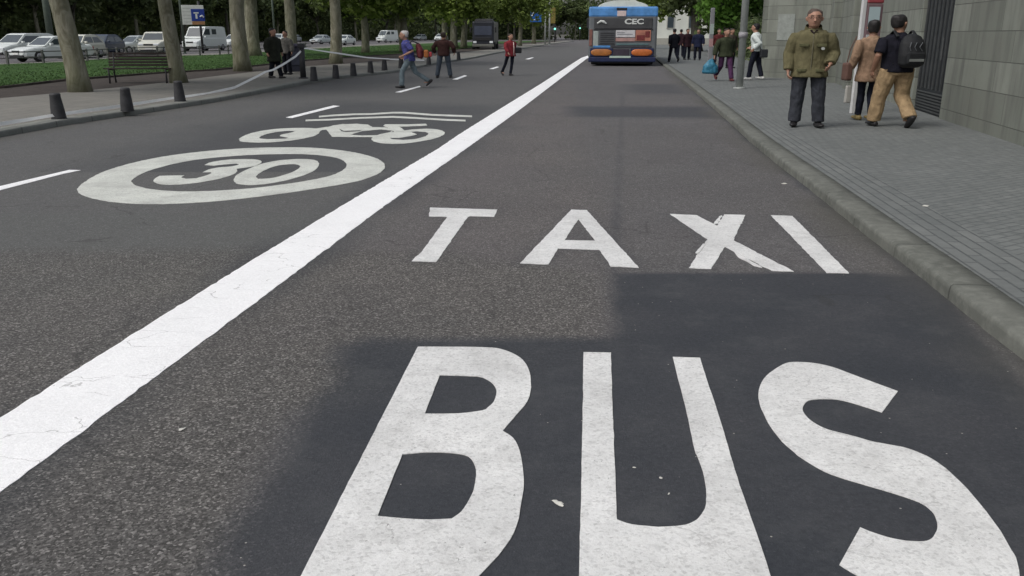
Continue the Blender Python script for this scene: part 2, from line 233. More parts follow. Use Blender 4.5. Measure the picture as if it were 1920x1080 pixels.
# a network of fine cracks
wn1 = t.n('ShaderNodeTexNoise'); wn1.inputs['Scale'].default_value = 3.5; wn1.inputs['Detail'].default_value = 6; t.L(t.co(), wn1.inputs['Vector'])
ck = t.voro(.8, 'DISTANCE_TO_EDGE', vec=t.mix(.16, t.co((1, .8, 1)), wn1.outputs['Color'])); ckm = t.math('MULTIPLY', t.math('LESS_THAN', ck, .006), t.math('GREATER_THAN', t.noise(.8, 2), .55))
base = t.mix(t.math('MULTIPLY', ckm, .35), base, (.03, .03, .03))
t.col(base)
hh = t.math('ADD', t.math('MULTIPLY', sv.outputs[1], .6), fine)
t.bump(hh, .55, .006); M_ASPH = t.m
# thermoplastic road paint, worn
def paint(name, c, wear=.5, crk=.5):
    t = NT(name, .6, .4)
    n = t.noise(14, 6, .75); f = t.noise(110, 3, .8); g = t.noise(2.2, 4, .7)
    wn2 = t.n('ShaderNodeTexNoise'); wn2.inputs['Scale'].default_value = 6; wn2.inputs['Detail'].default_value = 6; t.L(t.co(), wn2.inputs['Vector'])
    b = t.ramp(g, [(.3, tuple(x*(1-.22*(wear+.1)) for x in c)), (.65, c)])
    b = t.mix(t.math('MULTIPLY', t.ramp(f, [(.5, 0.), (.72, 1.)]), .35*wear+.1), b, (.36, .34, .31))
    b = t.mix(t.math('MULTIPLY', t.ramp(n, [(.52, 0.), (.75, 1.)]), .5*wear), b, (.30, .29, .28))
    b = t.mix(t.math('MULTIPLY', t.ramp(t.noise(1.6, 6, .75), [(.5, 0.), (.68, 1.)]), .45*wear), b, (.34, .335, .32))
    d = t.voro(2.4, 'DISTANCE_TO_EDGE', vec=t.mix(.2, t.co((.8, 2.6, 1)), wn2.outputs['Color'])); cm = t.math('MULTIPLY', t.math('LESS_THAN', d, .006), t.math('GREATER_THAN', t.noise(1.7, 3), .5))
    b = t.mix(t.math('MULTIPLY', cm, crk), b, (.2, .19, .18))
    hole = t.math('MULTIPLY', t.math('GREATER_THAN', t.noise(70, 3, .7), .67), t.math('GREATER_THAN', t.noise(4, 4, .6), .55))
    b = t.mix(t.math('MULTIPLY', hole, wear), b, (.13, .125, .12))
    sc_ = t.n('ShaderNodeTexVoronoi'); sc_.inputs['Scale'].default_value = 95; t.L(t.co(), sc_.inputs['Vector']); q_ = t.n('ShaderNodeSeparateColor'); t.L(sc_.outputs['Color'], q_.inputs[0])
    b = t.mix(1., b, t.ramp(q_.outputs[0], [(0., 1-.22*(wear+.2)), (.25, .97), (.8, 1.), (1., 1.05)]), 'MULTIPLY')
    t.col(b); t.bump(t.math('ADD', t.math('ADD', n, f), q_.outputs[1]), .5, .005); return t.m
M_PAINT = paint("white_paint", (.84, .84, .825), .75, .22)
M_LINE = paint("bright_white_paint", (1.0, 1.0, 1.0), .10, .45)
M_ROUND = paint("worn_white_paint", (.74, .76, .70), .9, .2)
def pave(name, c1, c2, mort, w, h, rot, ms=.008, bump=.5, stagger=.5, dirt=.35):
    t = NT(name, .85, .35)
    b = t.n("ShaderNodeTexBrick"); b.offset = stagger
    b.inputs['Scale'].default_value = 1; b.inputs['Brick Width'].default_value = w; b.inputs['Row Height'].default_value = h
    b.inputs['Mortar Size'].default_value = ms; b.inputs['Mortar Smooth'].default_value = .3
    b.inputs['Color1'].default_value = (*c1, 1); b.inputs['Color2'].default_value = (*c2, 1); b.inputs['Mortar'].default_value = (*mort, 1)
    t.L(t.co((1, 1, 1), rot), b.inputs['Vector'])
    n = t.noise(.9, 6, .75); n2 = t.noise(9, 5, .75); f = t.noise(120, 2)
    c = t.mix(t.math('MULTIPLY', t.ramp(n, [(.35, 0.), (.7, 1.)]), dirt), b.outputs['Color'], tuple(x*.62 for x in c1))
    c = t.mix(t.math('MULTIPLY', t.ramp(n2, [(.45, 0.), (.75, 1.)]), dirt), c, tuple(x*1.35 for x in c2))
    c = t.mix(t.math('MULTIPLY', f, .3), c, mort)
    t.col(c); t.bump(t.math('SUBTRACT', t.math('MULTIPLY', n2, .5), b.outputs['Fac']), bump, .008); return t.m
M_PAVE = pave("small_paving_slabs", (.152, .164, .160), (.195, .205, .198), (.115, .124, .124), .17, .085, R(-32), .009, .7, dirt=.5)
M_STRIP = pave("narrow_grey_tiles", (.15, .162, .16), (.20, .21, .203), (.095, .102, .102), .40, .10, R(-83), .009, .8)
M_KERB = pave("granite_kerb", (.135, .142, .125), (.185, .19, .168), (.06, .06, .055), 1.05, 3.0, R(-83), .009, .6, dirt=.8)
M_LPAVE = pave("sandy_paving", (.20, .195, .175), (.235, .225, .20), (.12, .115, .105), .6, .4, R(-83), .012, .4, dirt=.4)
M_LKERB = pave("pale_granite_kerb", (.20, .21, .19), (.24, .245, .225), (.08, .08, .07), 1.0, 3.0, R(-83), .012, .5, dirt=.4)
M_SOIL = simple("dark_soil", (.052, .042, .036), .95, .35, 3., bump=.8, bscale=25)
t = NT("lawn_grass", .9, .2); g1 = t.noise(.5, 5); g2 = t.noise(18, 4, .8)
c = t.ramp(g1, [(.3, (.032, .075, .014)), (.55, (.045, .105, .02)), (.8, (.07, .12, .03))]); c = t.mix(t.math('MULTIPLY', g2, .5), c, (.02, .05, .01))
t.col(c); t.bump(g2, .8, .03); M_LAWN = t.m
M_BLADE = simple("grass_blades", (.052, .10, .026), .8, .3, 2.)
M_GROUND = simple("earth", (.09, .085, .07), .95, .3, .3)
t = NT("plane_bark", .9, .2); v = t.co((1, 1, .35))
c = t.ramp(t.noise(3.6, 6, .7, vec=v, dist=1.2), [(.3, (.10, .092, .062)), (.44, (.17, .16, .115)), (.52, (.235, .225, .17)), (.66, (.33, .315, .25))])
c = t.mix(t.math('MULTIPLY', t.ramp(t.noise(1.2, 3, .6, vec=v), [(.4, 0.), (.6, 1.)]), .5), c, (.12, .13, .07))
t.col(c); t.bump(t.noise(9, 5, .7, vec=v), .6, .03); M_BARK = t.m
M_DBARK = simple("dark_bark", (.085, .080, .065), .95, .35, 4., bump=.6, bscale=12)
def leafmat(name, a, b):
    t = NT(name, .6, .25); n = t.noise(.8, 3); n2 = t.noise(7, 2)
    c = t.ramp(n, [(.35, a), (.65, b)]); c = t.mix(t.math('MULTIPLY', n2, .4), c, tuple(x*.5 for x in a)); c = t.mix(t.math('MULTIPLY', t.ramp(t.noise(.13, 4, .6), [(.48, 0.), (.62, 1.)]), .75), c, tuple(x*1.7 for x in b)); t.col(c)
    tr = t.n("ShaderNodeBsdfTranslucent"); t.L(c, tr.inputs[0]); mx = t.n("ShaderNodeMixShader"); mx.inputs[0].default_value = .3
    out = t.t.nodes["Material Output"]; t.L(t.b.outputs[0], mx.inputs[1]); t.L(tr.outputs[0], mx.inputs[2]); t.L(mx.outputs[0], out.inputs[0]); return t.m
M_LEAF = leafmat("plane_leaves", (.085, .13, .028), (.16, .21, .046))
M_LEAF2 = leafmat("dark_leaves", (.055, .080, .034), (.10, .13, .048))
M_LEAF3 = leafmat("bright_leaves", (.05, .11, .015), (.08, .16, .025))
# ------------------------------------------------------------ ground, road
bm = bmesh.new(); box(bm, -1500, 1500, -300, 3000, -3, -.06)
link('ground', bm, M_GROUND, kind='structure')
def seg_dist(px, py, poly, closed=True):
    """signed distance to a polygon (negative inside)"""
    best = 1e9; ins = False; n = len(poly)
    for i in range(n if closed else n-1):
        ax, ay = poly[i]; bx, by = poly[(i+1) % n]
        dx, dy = bx-ax, by-ay; L2 = dx*dx+dy*dy or 1e-9
        u = max(0, min(1, ((px-ax)*dx+(py-ay)*dy)/L2)); ex, ey = px-ax-u*dx, py-ay-u*dy
        d = ex*ex+ey*ey
        if d < best: best = d
        if closed and ((ay > py) != (by > py)) and px < (bx-ax)*(py-ay)/(by-ay)+ax: ins = not ins
    d = math.sqrt(best); return -d if ins else d
def sm(d, w): return max(0., min(1., .5-d/w))
def axis(lo, hi, f0, f1, step, grow):
    a = []; x = f0
    while x <= f1: a.append(x); x += step
    s = step; x = f1
    while x < hi: s *= grow; x += s; a.append(min(x, hi))
    s = step; x = f0; b = []
    while x > lo: s *= grow; x -= s; b.append(max(x, lo))
    return b[::-1]+a
xs = axis(-120, 60, -5.0, 4.0, .06, 1.12); ys = axis(-6, 420, 1.4, 12, .07, 1.06)
bm = bmesh.new(); grid = []; att = []
for y in ys:
    row = []
    for x in xs: row.append(bm.verts.new((x, y, 0)))
    grid.append(row)
for j in range(len(ys)-1):
    for i in range(len(xs)-1): bm.faces.new((grid[j][i], grid[j][i+1], grid[j+1][i+1], grid[j+1][i]))
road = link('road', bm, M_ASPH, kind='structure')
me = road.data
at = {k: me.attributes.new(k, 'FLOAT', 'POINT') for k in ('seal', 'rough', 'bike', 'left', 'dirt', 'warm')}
vals = {k: [0.0]*len(me.vertices) for k in at}
halo = [(lambda q: q[0] if isinstance(q[0][0], tuple) else q[0][0])(W['letter_'+c]) for c in 'TAXI']
line_mid = [((a[0]+b[0])/2, (a[1]+b[1])/2) for a, b in zip(W['lineL'], W['lineR'][:2]+W['lineR'][2:])]
bikes = [W[k][0] for k in ('roundel_ring', 'bike_a', 'bike_b', 'bike_c', 'chev_a')]
for v in me.vertices:
    x, y = v.co.x, v.co.y
    if not (-14 < x < 11 and y < 120): continue
    nz = noise.noise((x*1.7, y*1.7, 0))*.10 + noise.noise((x*9, y*9, 3))*.03
    s = 0.
    if y < 9: s = sm(seg_dist(x, y, W['m_patch'])+nz*(1.1 if x < -.55 else .25), .15 if x < -.55 else .07)*(.95+.16*noise.noise((x*2, y*2, 9)))
    if y < 75:
        dl = seg_dist(x, y, line_mid, False)
        s = max(s, .55*sm(dl-.33+nz, .22)*(.6+.8*noise.noise((x*.6, y*.6, 5))))
    if 5 < y < 8.5 and x > -1.6:
        dd = min(seg_dist(x, y, h) for h in halo); s = max(s, .22*sm(dd-.05+nz*.4, .1))
    if 10 < y < 40:
        s = max(s, .75*sm(seg_dist(x, y, W['m_stripe'])+nz, .5), .55*sm(seg_dist(x, y, W['m_stripe2'])+nz, .8))
        s = max(s, .65*sm(seg_dist(x, y, W['m_bike'])+nz*3, 1.4)*.8)
        if -9 < x < 2: s = max(s, .45*sm(min(seg_dist(x, y, b) for b in bikes)-.12+nz, .3))
    if y < 30 and 0 < x < 3:
        s = max(s, (.7 if y < 8 else .45)*sm(seg_dist(x, y, W['m_seam'], False)-.02+nz*.2, .09))
    if y < 9: s = max(s, .5*sm(seg_dist(x, y, W['crack'], False)+nz*.1, .035))
    if 1.5 < x < 7 and y < 40: s = max(s, .8*sm(seg_dist(x, y, W['kerbR'], False)-.05+nz*.5, .1))
    vals['seal'][v.index] = s
    if y < 12: vals['rough'][v.index] = sm(seg_dist(x, y, W['m_rough'])+nz*.8, .35)
    vals['left'][v.index] = .85 if (seg_dist(x, y, W['m_left']) < 0) else (.6*sm(x-(-1.8+y*.1), .8) if y > 5 else 0)
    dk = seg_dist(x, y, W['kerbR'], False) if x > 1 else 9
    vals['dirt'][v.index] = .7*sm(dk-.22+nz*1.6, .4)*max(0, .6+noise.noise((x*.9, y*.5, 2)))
    if 4 < y < 30:
        xl = (-2.0+.1*y); xsm = .62+.055*(y-3.9)
        if x > xl: vals['rough'][v.index] = max(vals['rough'][v.index], (.55 if x < xsm else .38)*sm(xl-x, .3)*max(.3, min(1, .9+noise.noise((x*.7, y*.35, 12))))*(1-vals['seal'][v.index]))
        if x > xl-1: vals['warm'][v.index] = sm(xl-x, .3)*sm(x-xsm+nz*2, .35)*max(0, min(1, .75+noise.noise((x*.8, y*.5, 7))))
    if x < -5:
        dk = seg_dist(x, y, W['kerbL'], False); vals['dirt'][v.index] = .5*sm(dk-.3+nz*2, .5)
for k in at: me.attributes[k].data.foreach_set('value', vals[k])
# terrain strips between measured lines
def resample(pl, ys):
    out = []
    for y in ys:
        for (ax, ay), (bx, by) in zip(pl, pl[1:]):
            if ay <= y <= by or (pl[0][1] > y and (ax, ay) == pl[0]): out.append((ax+(bx-ax)*(y-ay)/(by-ay), y)); break
        else: out.append(pl[-1])
    return out
def mono(pl):
    o = [pl[0]]
    for p in pl[1:]:
        if p[1] > o[-1][1]+.05: o.append(p)
    return o
def off(pl, d):
    o = []
    for i, p in enumerate(pl):
        a = Vector(pl[max(0, i-1)]); b = Vector(pl[min(len(pl)-1, i+1)]); t = (b-a).normalized(); n = Vector((t.y, -t.x))
        o.append((p[0]+n.x*d, p[1]+n.y*d))
    return o
def strip(name, a, b, za, zb, m, z0=-.04, **k):
    ysr = [-4+.5*i for i in range(40)]+[16+2*i for i in range(93)]
    a = resample(mono(a), ysr); b = resample(mono(b), ysr); bm = bmesh.new()
    va = [bm.verts.new((p[0], p[1], za)) for p in a]; vb = [bm.verts.new((p[0], p[1], zb)) for p in b]
    ua = [bm.verts.new((p[0], p[1], z0)) for p in a]; ub = [bm.verts.new((p[0], p[1], z0)) for p in b]
    for i in range(len(a)-1):
        bm.faces.new((va[i], va[i+1], vb[i+1], vb[i])); bm.faces.new((ua[i], ua[i+1], va[i+1], va[i])); bm.faces.new((vb[i], vb[i+1], ub[i+1], ub[i]))
    return link(name, bm, m, kind='structure', **k)
KR = mono(W['kerbR']); KL = mono(W['kerbL'])
def kerb(name, pl, d, w, h, m):
    """rounded kerb stones following the polyline; d=+1 towards +x"""
    f = [pl[0]]
    for a, b in zip(pl, pl[1:]):
        n = max(1, int(math.dist(a, b)/.12)) if math.hypot(*a) < 22 else max(1, int(math.dist(a, b)/1.0))
        for i in range(n): f.append((a[0]+(b[0]-a[0])*(i+1)/n, a[1]+(b[1]-a[1])*(i+1)/n))
    prof = [(0, -.04), (.002, h*.6), (.006, h*.9), (.022, h), (w*.6, h+.001), (w, h+.001), (w, -.04)]
    rows = [off(f, d*q[0]) for q in prof]; bm = bmesh.new()
    vs = [[bm.verts.new((p[0]+(noise.noise((p[0]*3, p[1]*3, 1))*.012+noise.noise((p[0]*11, p[1]*11, j))*.008)*(j < 5), p[1], prof[j][1]+noise.noise((p[0]*2, p[1]*2, 9))*.004*(j < 5)+noise.noise((p[0]*9, p[1]*9, j+9))*.005*(0 < j < 4))) for p in r] for j, r in enumerate(rows)]
    for a, b in zip(vs, vs[1:]):
        for i in range(len(a)-1): bm.faces.new((a[i], a[i+1], b[i+1], b[i]))
    return link(name, bm, m, smooth=True, kind='structure')
kerb('kerb', KR, 1, .25, .097, M_KERB)
WB = W['wallbase']
RIN = off(KR, .248); RIN2 = off(KR, .72)
WALLX = [(5.6, -4), (6.1, 4)]+[(60, 5), (60, 200)]
strip('tile_strip', RIN, RIN2, .1, .1, M_STRIP)
strip('pavement', off(KR, .72), [(60, -4), (60, 200)], .1, .1, M_PAVE)
kerb('left_kerb', KL, -1, .30, .10, M_LKERB)
strip('left_pavement', W['soil'], off(KL, -.298), .1, .1, M_LPAVE)
strip('planting_strip', W['lawn'], W['soil'], .11, .095, M_SOIL)
strip('lawn', W['lawnB'], W['lawn'], .16, .15, M_LAWN)
strip('far_pavement', W['farkerb'], W['lawnB'], .10, .10, M_LPAVE)
# stone edging in front of the lawn
kerb('lawn_edging', mono(W['lawn']), 1, .14, .17, M_SOIL)
random.seed(4)
bm = bmesh.new(); LW = mono(W['lawn']); LB = mono(W['lawnB'])
for _ in range(34000):
    y = 12+random.random()**1.7*100; a = resample(LW, [y])[0][0]; b = resample(LB, [y])[0][0]
    u = random.random()**1.6; x = a-.1+(b-a)*u; s = random.uniform(.015, .03)*(1+y/50); h = random.uniform(.02, .05); an = random.random()*3.14
    dx, dy = math.cos(an)*s, math.sin(an)*s
    bm.faces.new([bm.verts.new((x-dx, y-dy, .14)), bm.verts.new((x+dx, y+dy, .14)), bm.verts.new((x+random.uniform(-.04, .04), y, .15+h))])
link('grass', bm, M_BLADE, smooth='leaf', label='short green lawn grass behind the row of bollards', cat='grass', kind='stuff')
# ------------------------------------------------------------ road markings
def smooth_pts(pts, n=3):
    """round only gentle corners, keep the sharp ones"""
    out = []; m = len(pts)
    for i in range(m):
        p0, p1, p2, p3 = (Vector(pts[(i+k-1) % m]) for k in range(4))
        def ang(a, b, c):
            u, v = (b-a), (c-b)
            return u.angle(v) if u.length > 1e-6 and v.length > 1e-6 else 0
        s1 = ang(p0, p1, p2) > .75; s2 = ang(p1, p2, p3) > .75
        for k in range(n):
            t = k/n
            m1 = (p2-p1) if s1 else (p2-p0)*.5; m2 = (p2-p1) if s2 else (p3-p1)*.5
            L = (p2-p1).length; 
            if m1.length > 1.3*L: m1 = m1.normalized()*1.3*L
            if m2.length > 1.3*L: m2 = m2.normalized()*1.3*L
            h = p1*(2*t**3-3*t*t+1)+m1*(t**3-2*t*t+t)+p2*(-2*t**3+3*t*t)+m2*(t**3-t*t)
            out.append((h.x, h.y))
    return out
def rough_edge(pts, step, amp):
    out = []; m = len(pts)
    for i in range(m):
        a, b = Vector(pts[i]), Vector(pts[(i+1) % m]); d = b-a; L = d.length
        if L < 1e-6: continue
        n = max(1, int(L/step)); nrm = Vector((-d.y, d.x))/L
        for k in range(n):
            p = a+d*(k/n); q = (noise.noise((p.x*14, p.y*14, 1))+.6*noise.noise((p.x*45, p.y*45, 2)))*amp*(0 if k == 0 and n == 1 and False else 1)
            p = p+nrm*q; out.append((p.x, p.y))
    return out
def marking(name, loops, m, z=.004, smooth=True, amp=.002, step=.05, parent=None, **k):
    bm = bmesh.new()
    for lp in (loops if isinstance(loops[0][0][0], (list, tuple)) else [loops]):
        ls = [rough_edge(smooth_pts(l) if smooth else l, step, amp) for l in lp]
        poly_prism(bm, ls[0], 0.0005, z, ls[1:])
        z += .0012
    return link(name, bm, m, parent=parent, **k)
G1 = 'white letters of the word nearest the camera'; G2 = 'white letters of the word further up the bus lane'
marking('letter_b', W['letter_B'], M_PAINT, label='huge white painted letter B starting the word BUS on dark asphalt', cat='road letter', group=G1)
marking('letter_u', W['letter_U'], M_PAINT, label='huge white painted letter U in the middle of the word BUS', cat='road letter', group=G1)
marking('letter_s', W['letter_S'], M_PAINT, label='huge white painted letter S ending the word BUS at lower right', cat='road letter', group=G1)
marking('letter_t', W['letter_T'], M_PAINT, smooth=False, amp=.008, label='white painted letter T starting the word TAXI on the bus lane', cat='road letter', group=G2)
marking('letter_a', W['letter_A'], M_PAINT, smooth=False, amp=.007, label='white painted letter A, second letter of the word TAXI', cat='road letter', group=G2)
marking('letter_x', W['letter_X'], M_PAINT, smooth=False, amp=.009, label='white painted letter X with ragged edges in the word TAXI', cat='road letter', group=G2)
marking('letter_i', W['letter_I'], M_PAINT, smooth=False, amp=.007, label='white painted letter I ending the word TAXI near the kerb', cat='road letter', group=G2)
e = empty('speed_roundel', (0, 0, 0), label='worn white painted 30 inside a ring on the left lane', cat='road marking')
marking('ring', W['roundel_ring'], M_ROUND, parent=e, amp=.01)
marking('digit_three', W['roundel_3'], M_ROUND, parent=e, amp=.01, step=.1); marking('digit_zero', W['roundel_0'], M_ROUND, parent=e, amp=.01, step=.1)
e = empty('bicycle_marking', (0, 0, 0), label='white painted bicycle symbol beyond the 30 roundel', cat='road marking')
marking('front_wheel', W['bike_a'], M_ROUND, parent=e, amp=.012, z=.004); marking('rear_wheel', W['bike_c'], M_ROUND, parent=e, amp=.012, z=.0052)
marking('bicycle_frame', W['bike_b'], M_ROUND, parent=e, amp=.012, z=.0064, smooth=False); marking('handlebar', W['bike_d'], M_ROUND, parent=e, amp=.012, z=.0076, smooth=False)
marking('chevron_marking', W['chev_a'], M_ROUND, smooth=False, label='farther of two thin white chevron lines beyond the bicycle symbol', cat='road marking')
marking('chevron_marking', W['chev_b'], M_ROUND, smooth=False, label='nearer of two thin white chevron lines beyond the bicycle symbol', cat='road marking')
DL = ['long white lane dash running off the left edge of the photo', 'white lane dash just beyond the chevron lines', 'white lane dash at the feet of the man in the blue shirt',
      'white lane dash beside the man in the maroon shirt', 'short yellowish lane dash left of the person in red', 'farthest short white lane dash up the road']
for p, l in zip(W['dashes'], DL): marking('lane_dash', p, M_LINE, smooth=False, label=l, cat='lane marking', group='white dashes between the left lanes')
nL = W['lineL']+[(8.6, 85), (12, 112), (17, 150)]; nR = W['lineR']+[(8.95, 85), (12.4, 112), (17.5, 150)]
marking('lane_line', [nL+nR[::-1]], M_LINE, smooth=False, amp=.01, label='long solid bright white line between the bus lane and the left lanes', cat='lane marking')
# ------------------------------------------------------------ bollards and tape
def bollard():
    r = empty('bollard', (0, 0, 0))
    bm = bmesh.new(); h = .45
    loft(bm, [(0, 0, .0), (0, 0, .03), (0, 0, h*.5), (0, 0, h-.05), (0, 0, h-.035), (0, 0, h-.015), (0, 0, h)], [.125, .124, .108, .090, .094, .090, .07], 18)
    link('post', bm, M_IRON, r, True)
    bm = bmesh.new(); loft(bm, [(0, 0, -.005), (0, 0, .012)], [.132, .130], 18); link('base_plate', bm, M_IRON, r, True)
    return r
M_IRON = simple("dark_cast_iron", (.045, .045, .048), .6, .3, 8., metal=.3, bump=.3)
pos = W['bol']
BL = ['dark iron bollard nearest the left edge of the photo', 'dark iron bollard, second from the left, in front of the bench', 'dark iron bollard standing in front of the second plane tree trunk',
 'dark iron bollard just right of the litter bin', 'dark iron bollard, second right of the litter bin, before a tree trunk', 'dark iron bollard, third right of the litter bin', 'dark iron bollard, fourth right of the litter bin',
 'dark iron bollard just left of the man in the blue shirt', 'dark iron bollard partly hidden behind the man in the blue shirt', 'dark iron bollard between the blue shirt man and the maroon shirt man', 'dark iron bollard farthest away, right of the maroon shirt man']
b0 = bollard()
for i, (p, l) in enumerate(zip(pos, BL)):
    b = b0 if i == 0 else copy_tree(b0); b.location = (p[0], p[1], .1); b.rotation_euler = (R(random.uniform(-1.5, 1.5)), R(random.uniform(-2, 2)), random.random()*6)
    tag(b, l, 'bollard', 'iron bollards along the left kerb')
M_TAPE = simple("white_tape", (.82, .82, .79), .5, .05)
def tape(pts, label):
    bm = bmesh.new(); pr = None; P = [Vector(p) for p in pts]; Q = []
    for a, b in zip(P, P[1:]):
        for k in range(6): Q.append(a.lerp(b, k/6))
    Q.append(P[-1])
    for i, p in enumerate(Q):
        tw = .25*math.sin(i*.37)+2.15; o = Vector((math.cos(tw)*.028, 0, math.sin(tw)*.032)); p = p+Vector((-.12 if p.z < .5 else 0, 0, 0))
        c = (bm.verts.new(p-o), bm.verts.new(p+o))
        if pr: bm.faces.new((pr[0], c[0], c[1], pr[1]))
        pr = c
    o = link('barrier_tape', bm, M_TAPE, smooth='leaf', label=label, cat='barrier tape', group='white tape strung along the left pavement')
    md = o.modifiers.new('thick', 'SOLIDIFY'); md.thickness = .004
tape([(-8.75, 3, .16), (-8.5, 8, .15)]+W['tape1'], 'white barrier tape sagging from the dark bin post down behind the near bollards')
tape(W['tape2'], 'white barrier tape running from the dark bin post behind the farther bollards')
# ------------------------------------------------------------ trees
def trunk_mesh(r, H, lean, seed, limbs=5, mat=M_BARK, parent=None, seg=14):
    rd = random.Random(seed); bm = bmesh.new(); P = []; Q = []
    for k in range(12):
        t = k/11; z = t*H
        P.append((lean[0]*t+math.sin(t*5+seed)*r*.25, lean[1]*t+math.cos(t*4+seed)*r*.2, z-.05)); fl = 1+.22*math.exp(-z/.2)
        Q.append((r*fl*(1-.35*t)*rd.uniform(.97, 1.03), r*fl*(1-.35*t)*rd.uniform(.97, 1.03)))
    loft(bm, P, Q, seg)
    for k in range(limbs):
        a = k*2.4+rd.random(); b = P[-1-(k % 3)]; L = rd.uniform(2, 3.6); pts = [b]
        for s in (1, 2, 3): pts.append((b[0]+math.cos(a)*L*s*.3, b[1]+math.sin(a)*L*s*.3, b[2]+L*.33*s*rd.uniform(.6, 1.1)))
        loft(bm, pts, [r*.5, r*.36, r*.24, r*.1], 7)
    return link('trunk', bm, mat, parent, True)
_crowns = {}
def crown_mesh(key, n, rx, rz, seed, leaf=.26, m=None):
    if key in _crowns: return _crowns[key]
    rd = random.Random(seed); bm = bmesh.new(); cl = []
    for _ in range(46):
        while True:
            p = Vector((rd.uniform(-1, 1), rd.uniform(-1, 1), rd.uniform(-1, 1)))
            if .25 < p.length < 1: break
        cl.append((Vector((p.x*rx, p.y*rx, p.z*rz)), rd.uniform(.5, 1.15)*rx*.30))
    for i in range(n):
        c, r = cl[i % len(cl)]
        d = Vector((rd.gauss(0, 1), rd.gauss(0, 1), rd.gauss(0, .8)))*r*.55
        p = c+d; u = Vector((rd.gauss(0, 1), rd.gauss(0, 1), rd.gauss(0, .6))).normalized(); w = u.cross(Vector((rd.gauss(0, 1), rd.gauss(0, 1), rd.gauss(0, 1)))).normalized()
        s = leaf*rd.uniform(.6, 1.3); u = u*s; w = w*s*.6
        bm.faces.new([bm.verts.new(q) for q in (p-u, p+w*.9, p+u, p-w*.9)])
    me = bpy.data.meshes.new('crown'); bm.to_mesh(me); bm.free(); me.materials.append(m or M_LEAF); _crowns[key] = me; return me
def tree(x, y, r, H, lean=(0, 0), seed=0, rx=3.6, rz=2.6, n=5200, leaf=.26, dark=False, label='', group=None, name='plane_tree', lm=None, bark=None, cz=None, limbs=5, z=.1, key=None):
    e = empty(name, (x, y, z), label=label, cat='tree', group=group)
    trunk_mesh(r, H, lean, seed, limbs, bark or M_BARK, e)
    key = key or (name, seed % 3, rx, rz, n)
    o = bpy.data.objects.new('crown', crown_mesh(key, n, rx, rz, seed, leaf, lm)); COL.objects.link(o); o.parent = e
    o.location = (lean[0], lean[1], (cz if cz else H+rz*.75)); o.rotation_euler = (0, 0, seed*1.3)
    return e
GT = 'plane trees along the left pavement'
# name: radius, height of clear trunk, lean
NT_ = [('tA', .265, 5.6, (-.35, 0), 'mottled plane tree with the thick leaning trunk nearest the left edge'),
 ('tB', .235, 5.8, (-.15, 0), 'plane tree behind the third bollard from the left'),
 ('tC', .34, 6.2, (.1, 0), 'plane tree left of the woman in black, its trunk darker olive'),
 ('tD', .50, 7., (-.25, 0), 'pale broad plane tree trunk rising from the lawn left of the woman in black'),
 ('tE', .37, 6.5, (-.3, 0), 'plane tree rising right behind the litter bin'),
 ('tF', .32, 6.2, (.1, 0), 'slim plane tree right of the litter bin behind the tape'),
 ('tG', .32, 6.3, (.1, 0), 'slim plane tree just left of the man in the blue shirt'),
 ('tH', .46, 6.5, (-.1, 0), 'plane tree rising behind the man in the blue shirt'),
 ('tK', .36, 6.5, (.1, 0), 'plane tree left of the maroon shirt man head, in the far row'),
 ('tI', .38, 6.5, (0, 0), 'plane tree directly above the man in the maroon shirt'),
 ('tJ', .36, 6.5, (.1, 0), 'plane tree just left of the dark truck'),
 ('tL', .28, 6., (0, 0), 'plane tree behind the person in red'), ('tM', .34, 6., (0, 0), 'plane tree beneath the blue square sign')]
for i, (k, r, H, ln, lb) in enumerate(NT_):
    x, y = A[k]; far = y > 60
    tree(x, y, r, H, ln, seed=i+1, rx=3.8, rz=2.4, n=5200, label=lb, group=GT, cz=(5.4 if far else 7.6), leaf=.24 if not far else .3, lm=M_LEAF)
# trees beyond the far road and wood
rd = random.Random(21)
WOODL = [(-74, 62), (-66, 90), (-62, 130), (-56, 180), (-40, 225), (-14, 252), (14, 262), (40, 250)]
spots = []
for k in range(34):
    t = k/33*(len(WOODL)-2); i = int(t); u = t-i; a, b = WOODL[i], WOODL[min(i+1, len(WOODL)-1)]
    x = a[0]+(b[0]-a[0])*u+rd.uniform(0, 7); y = a[1]+(b[1]-a[1])*u-rd.uniform(1, 12); spots.append((x, y))
for i, (x, y) in enumerate(spots):
    tree(x, y, rd.uniform(.2, .42), rd.uniform(4.5, 6.5), (rd.uniform(-.5, .5), 0), seed=30+i, rx=4.6, rz=3.2, n=4200, leaf=.42, name='broadleaf_tree',
         label='dark broadleaf tree standing at the edge of the wood beyond the parked traffic', group='trees at the edge of the far wood', lm=M_LEAF2, bark=M_DBARK if i % 3 else M_BARK, cz=rd.uniform(7.2, 9.0), z=0)
bm = bmesh.new(); rd = random.Random(5)
segs = [(WOODL[i], WOODL[i+1]) for i in range(len(WOODL)-1)]
for _ in range(90000):
    a, b = rd.choice(segs[:4] if rd.random() < .45 else segs); u = rd.random(); dx, dy = b[0]-a[0], b[1]-a[1]; L = math.hypot(dx, dy)
    d = rd.random()**1.3*14; x = a[0]+dx*u-dy/L*d; y = a[1]+dy*u+dx/L*d
    top = 11+4*noise.noise((x*.12, y*.12, 0)); z = rd.random()*top
    if noise.noise((x*.35, y*.35, z*.45)) < -.12 and d < 9: continue
    s = rd.uniform(.28, .62); p = Vector((x, y, z)); w1 = Vector((rd.gauss(0, 1), rd.gauss(0, 1), rd.gauss(0, 1))).normalized()*s; w2 = w1.cross(Vector((rd.gauss(0, 1), rd.gauss(0, 1), rd.gauss(0, 1)))).normalized()*s*.6
    bm.faces.new([bm.verts.new(q) for q in (p-w1, p+w2, p+w1, p-w2)])
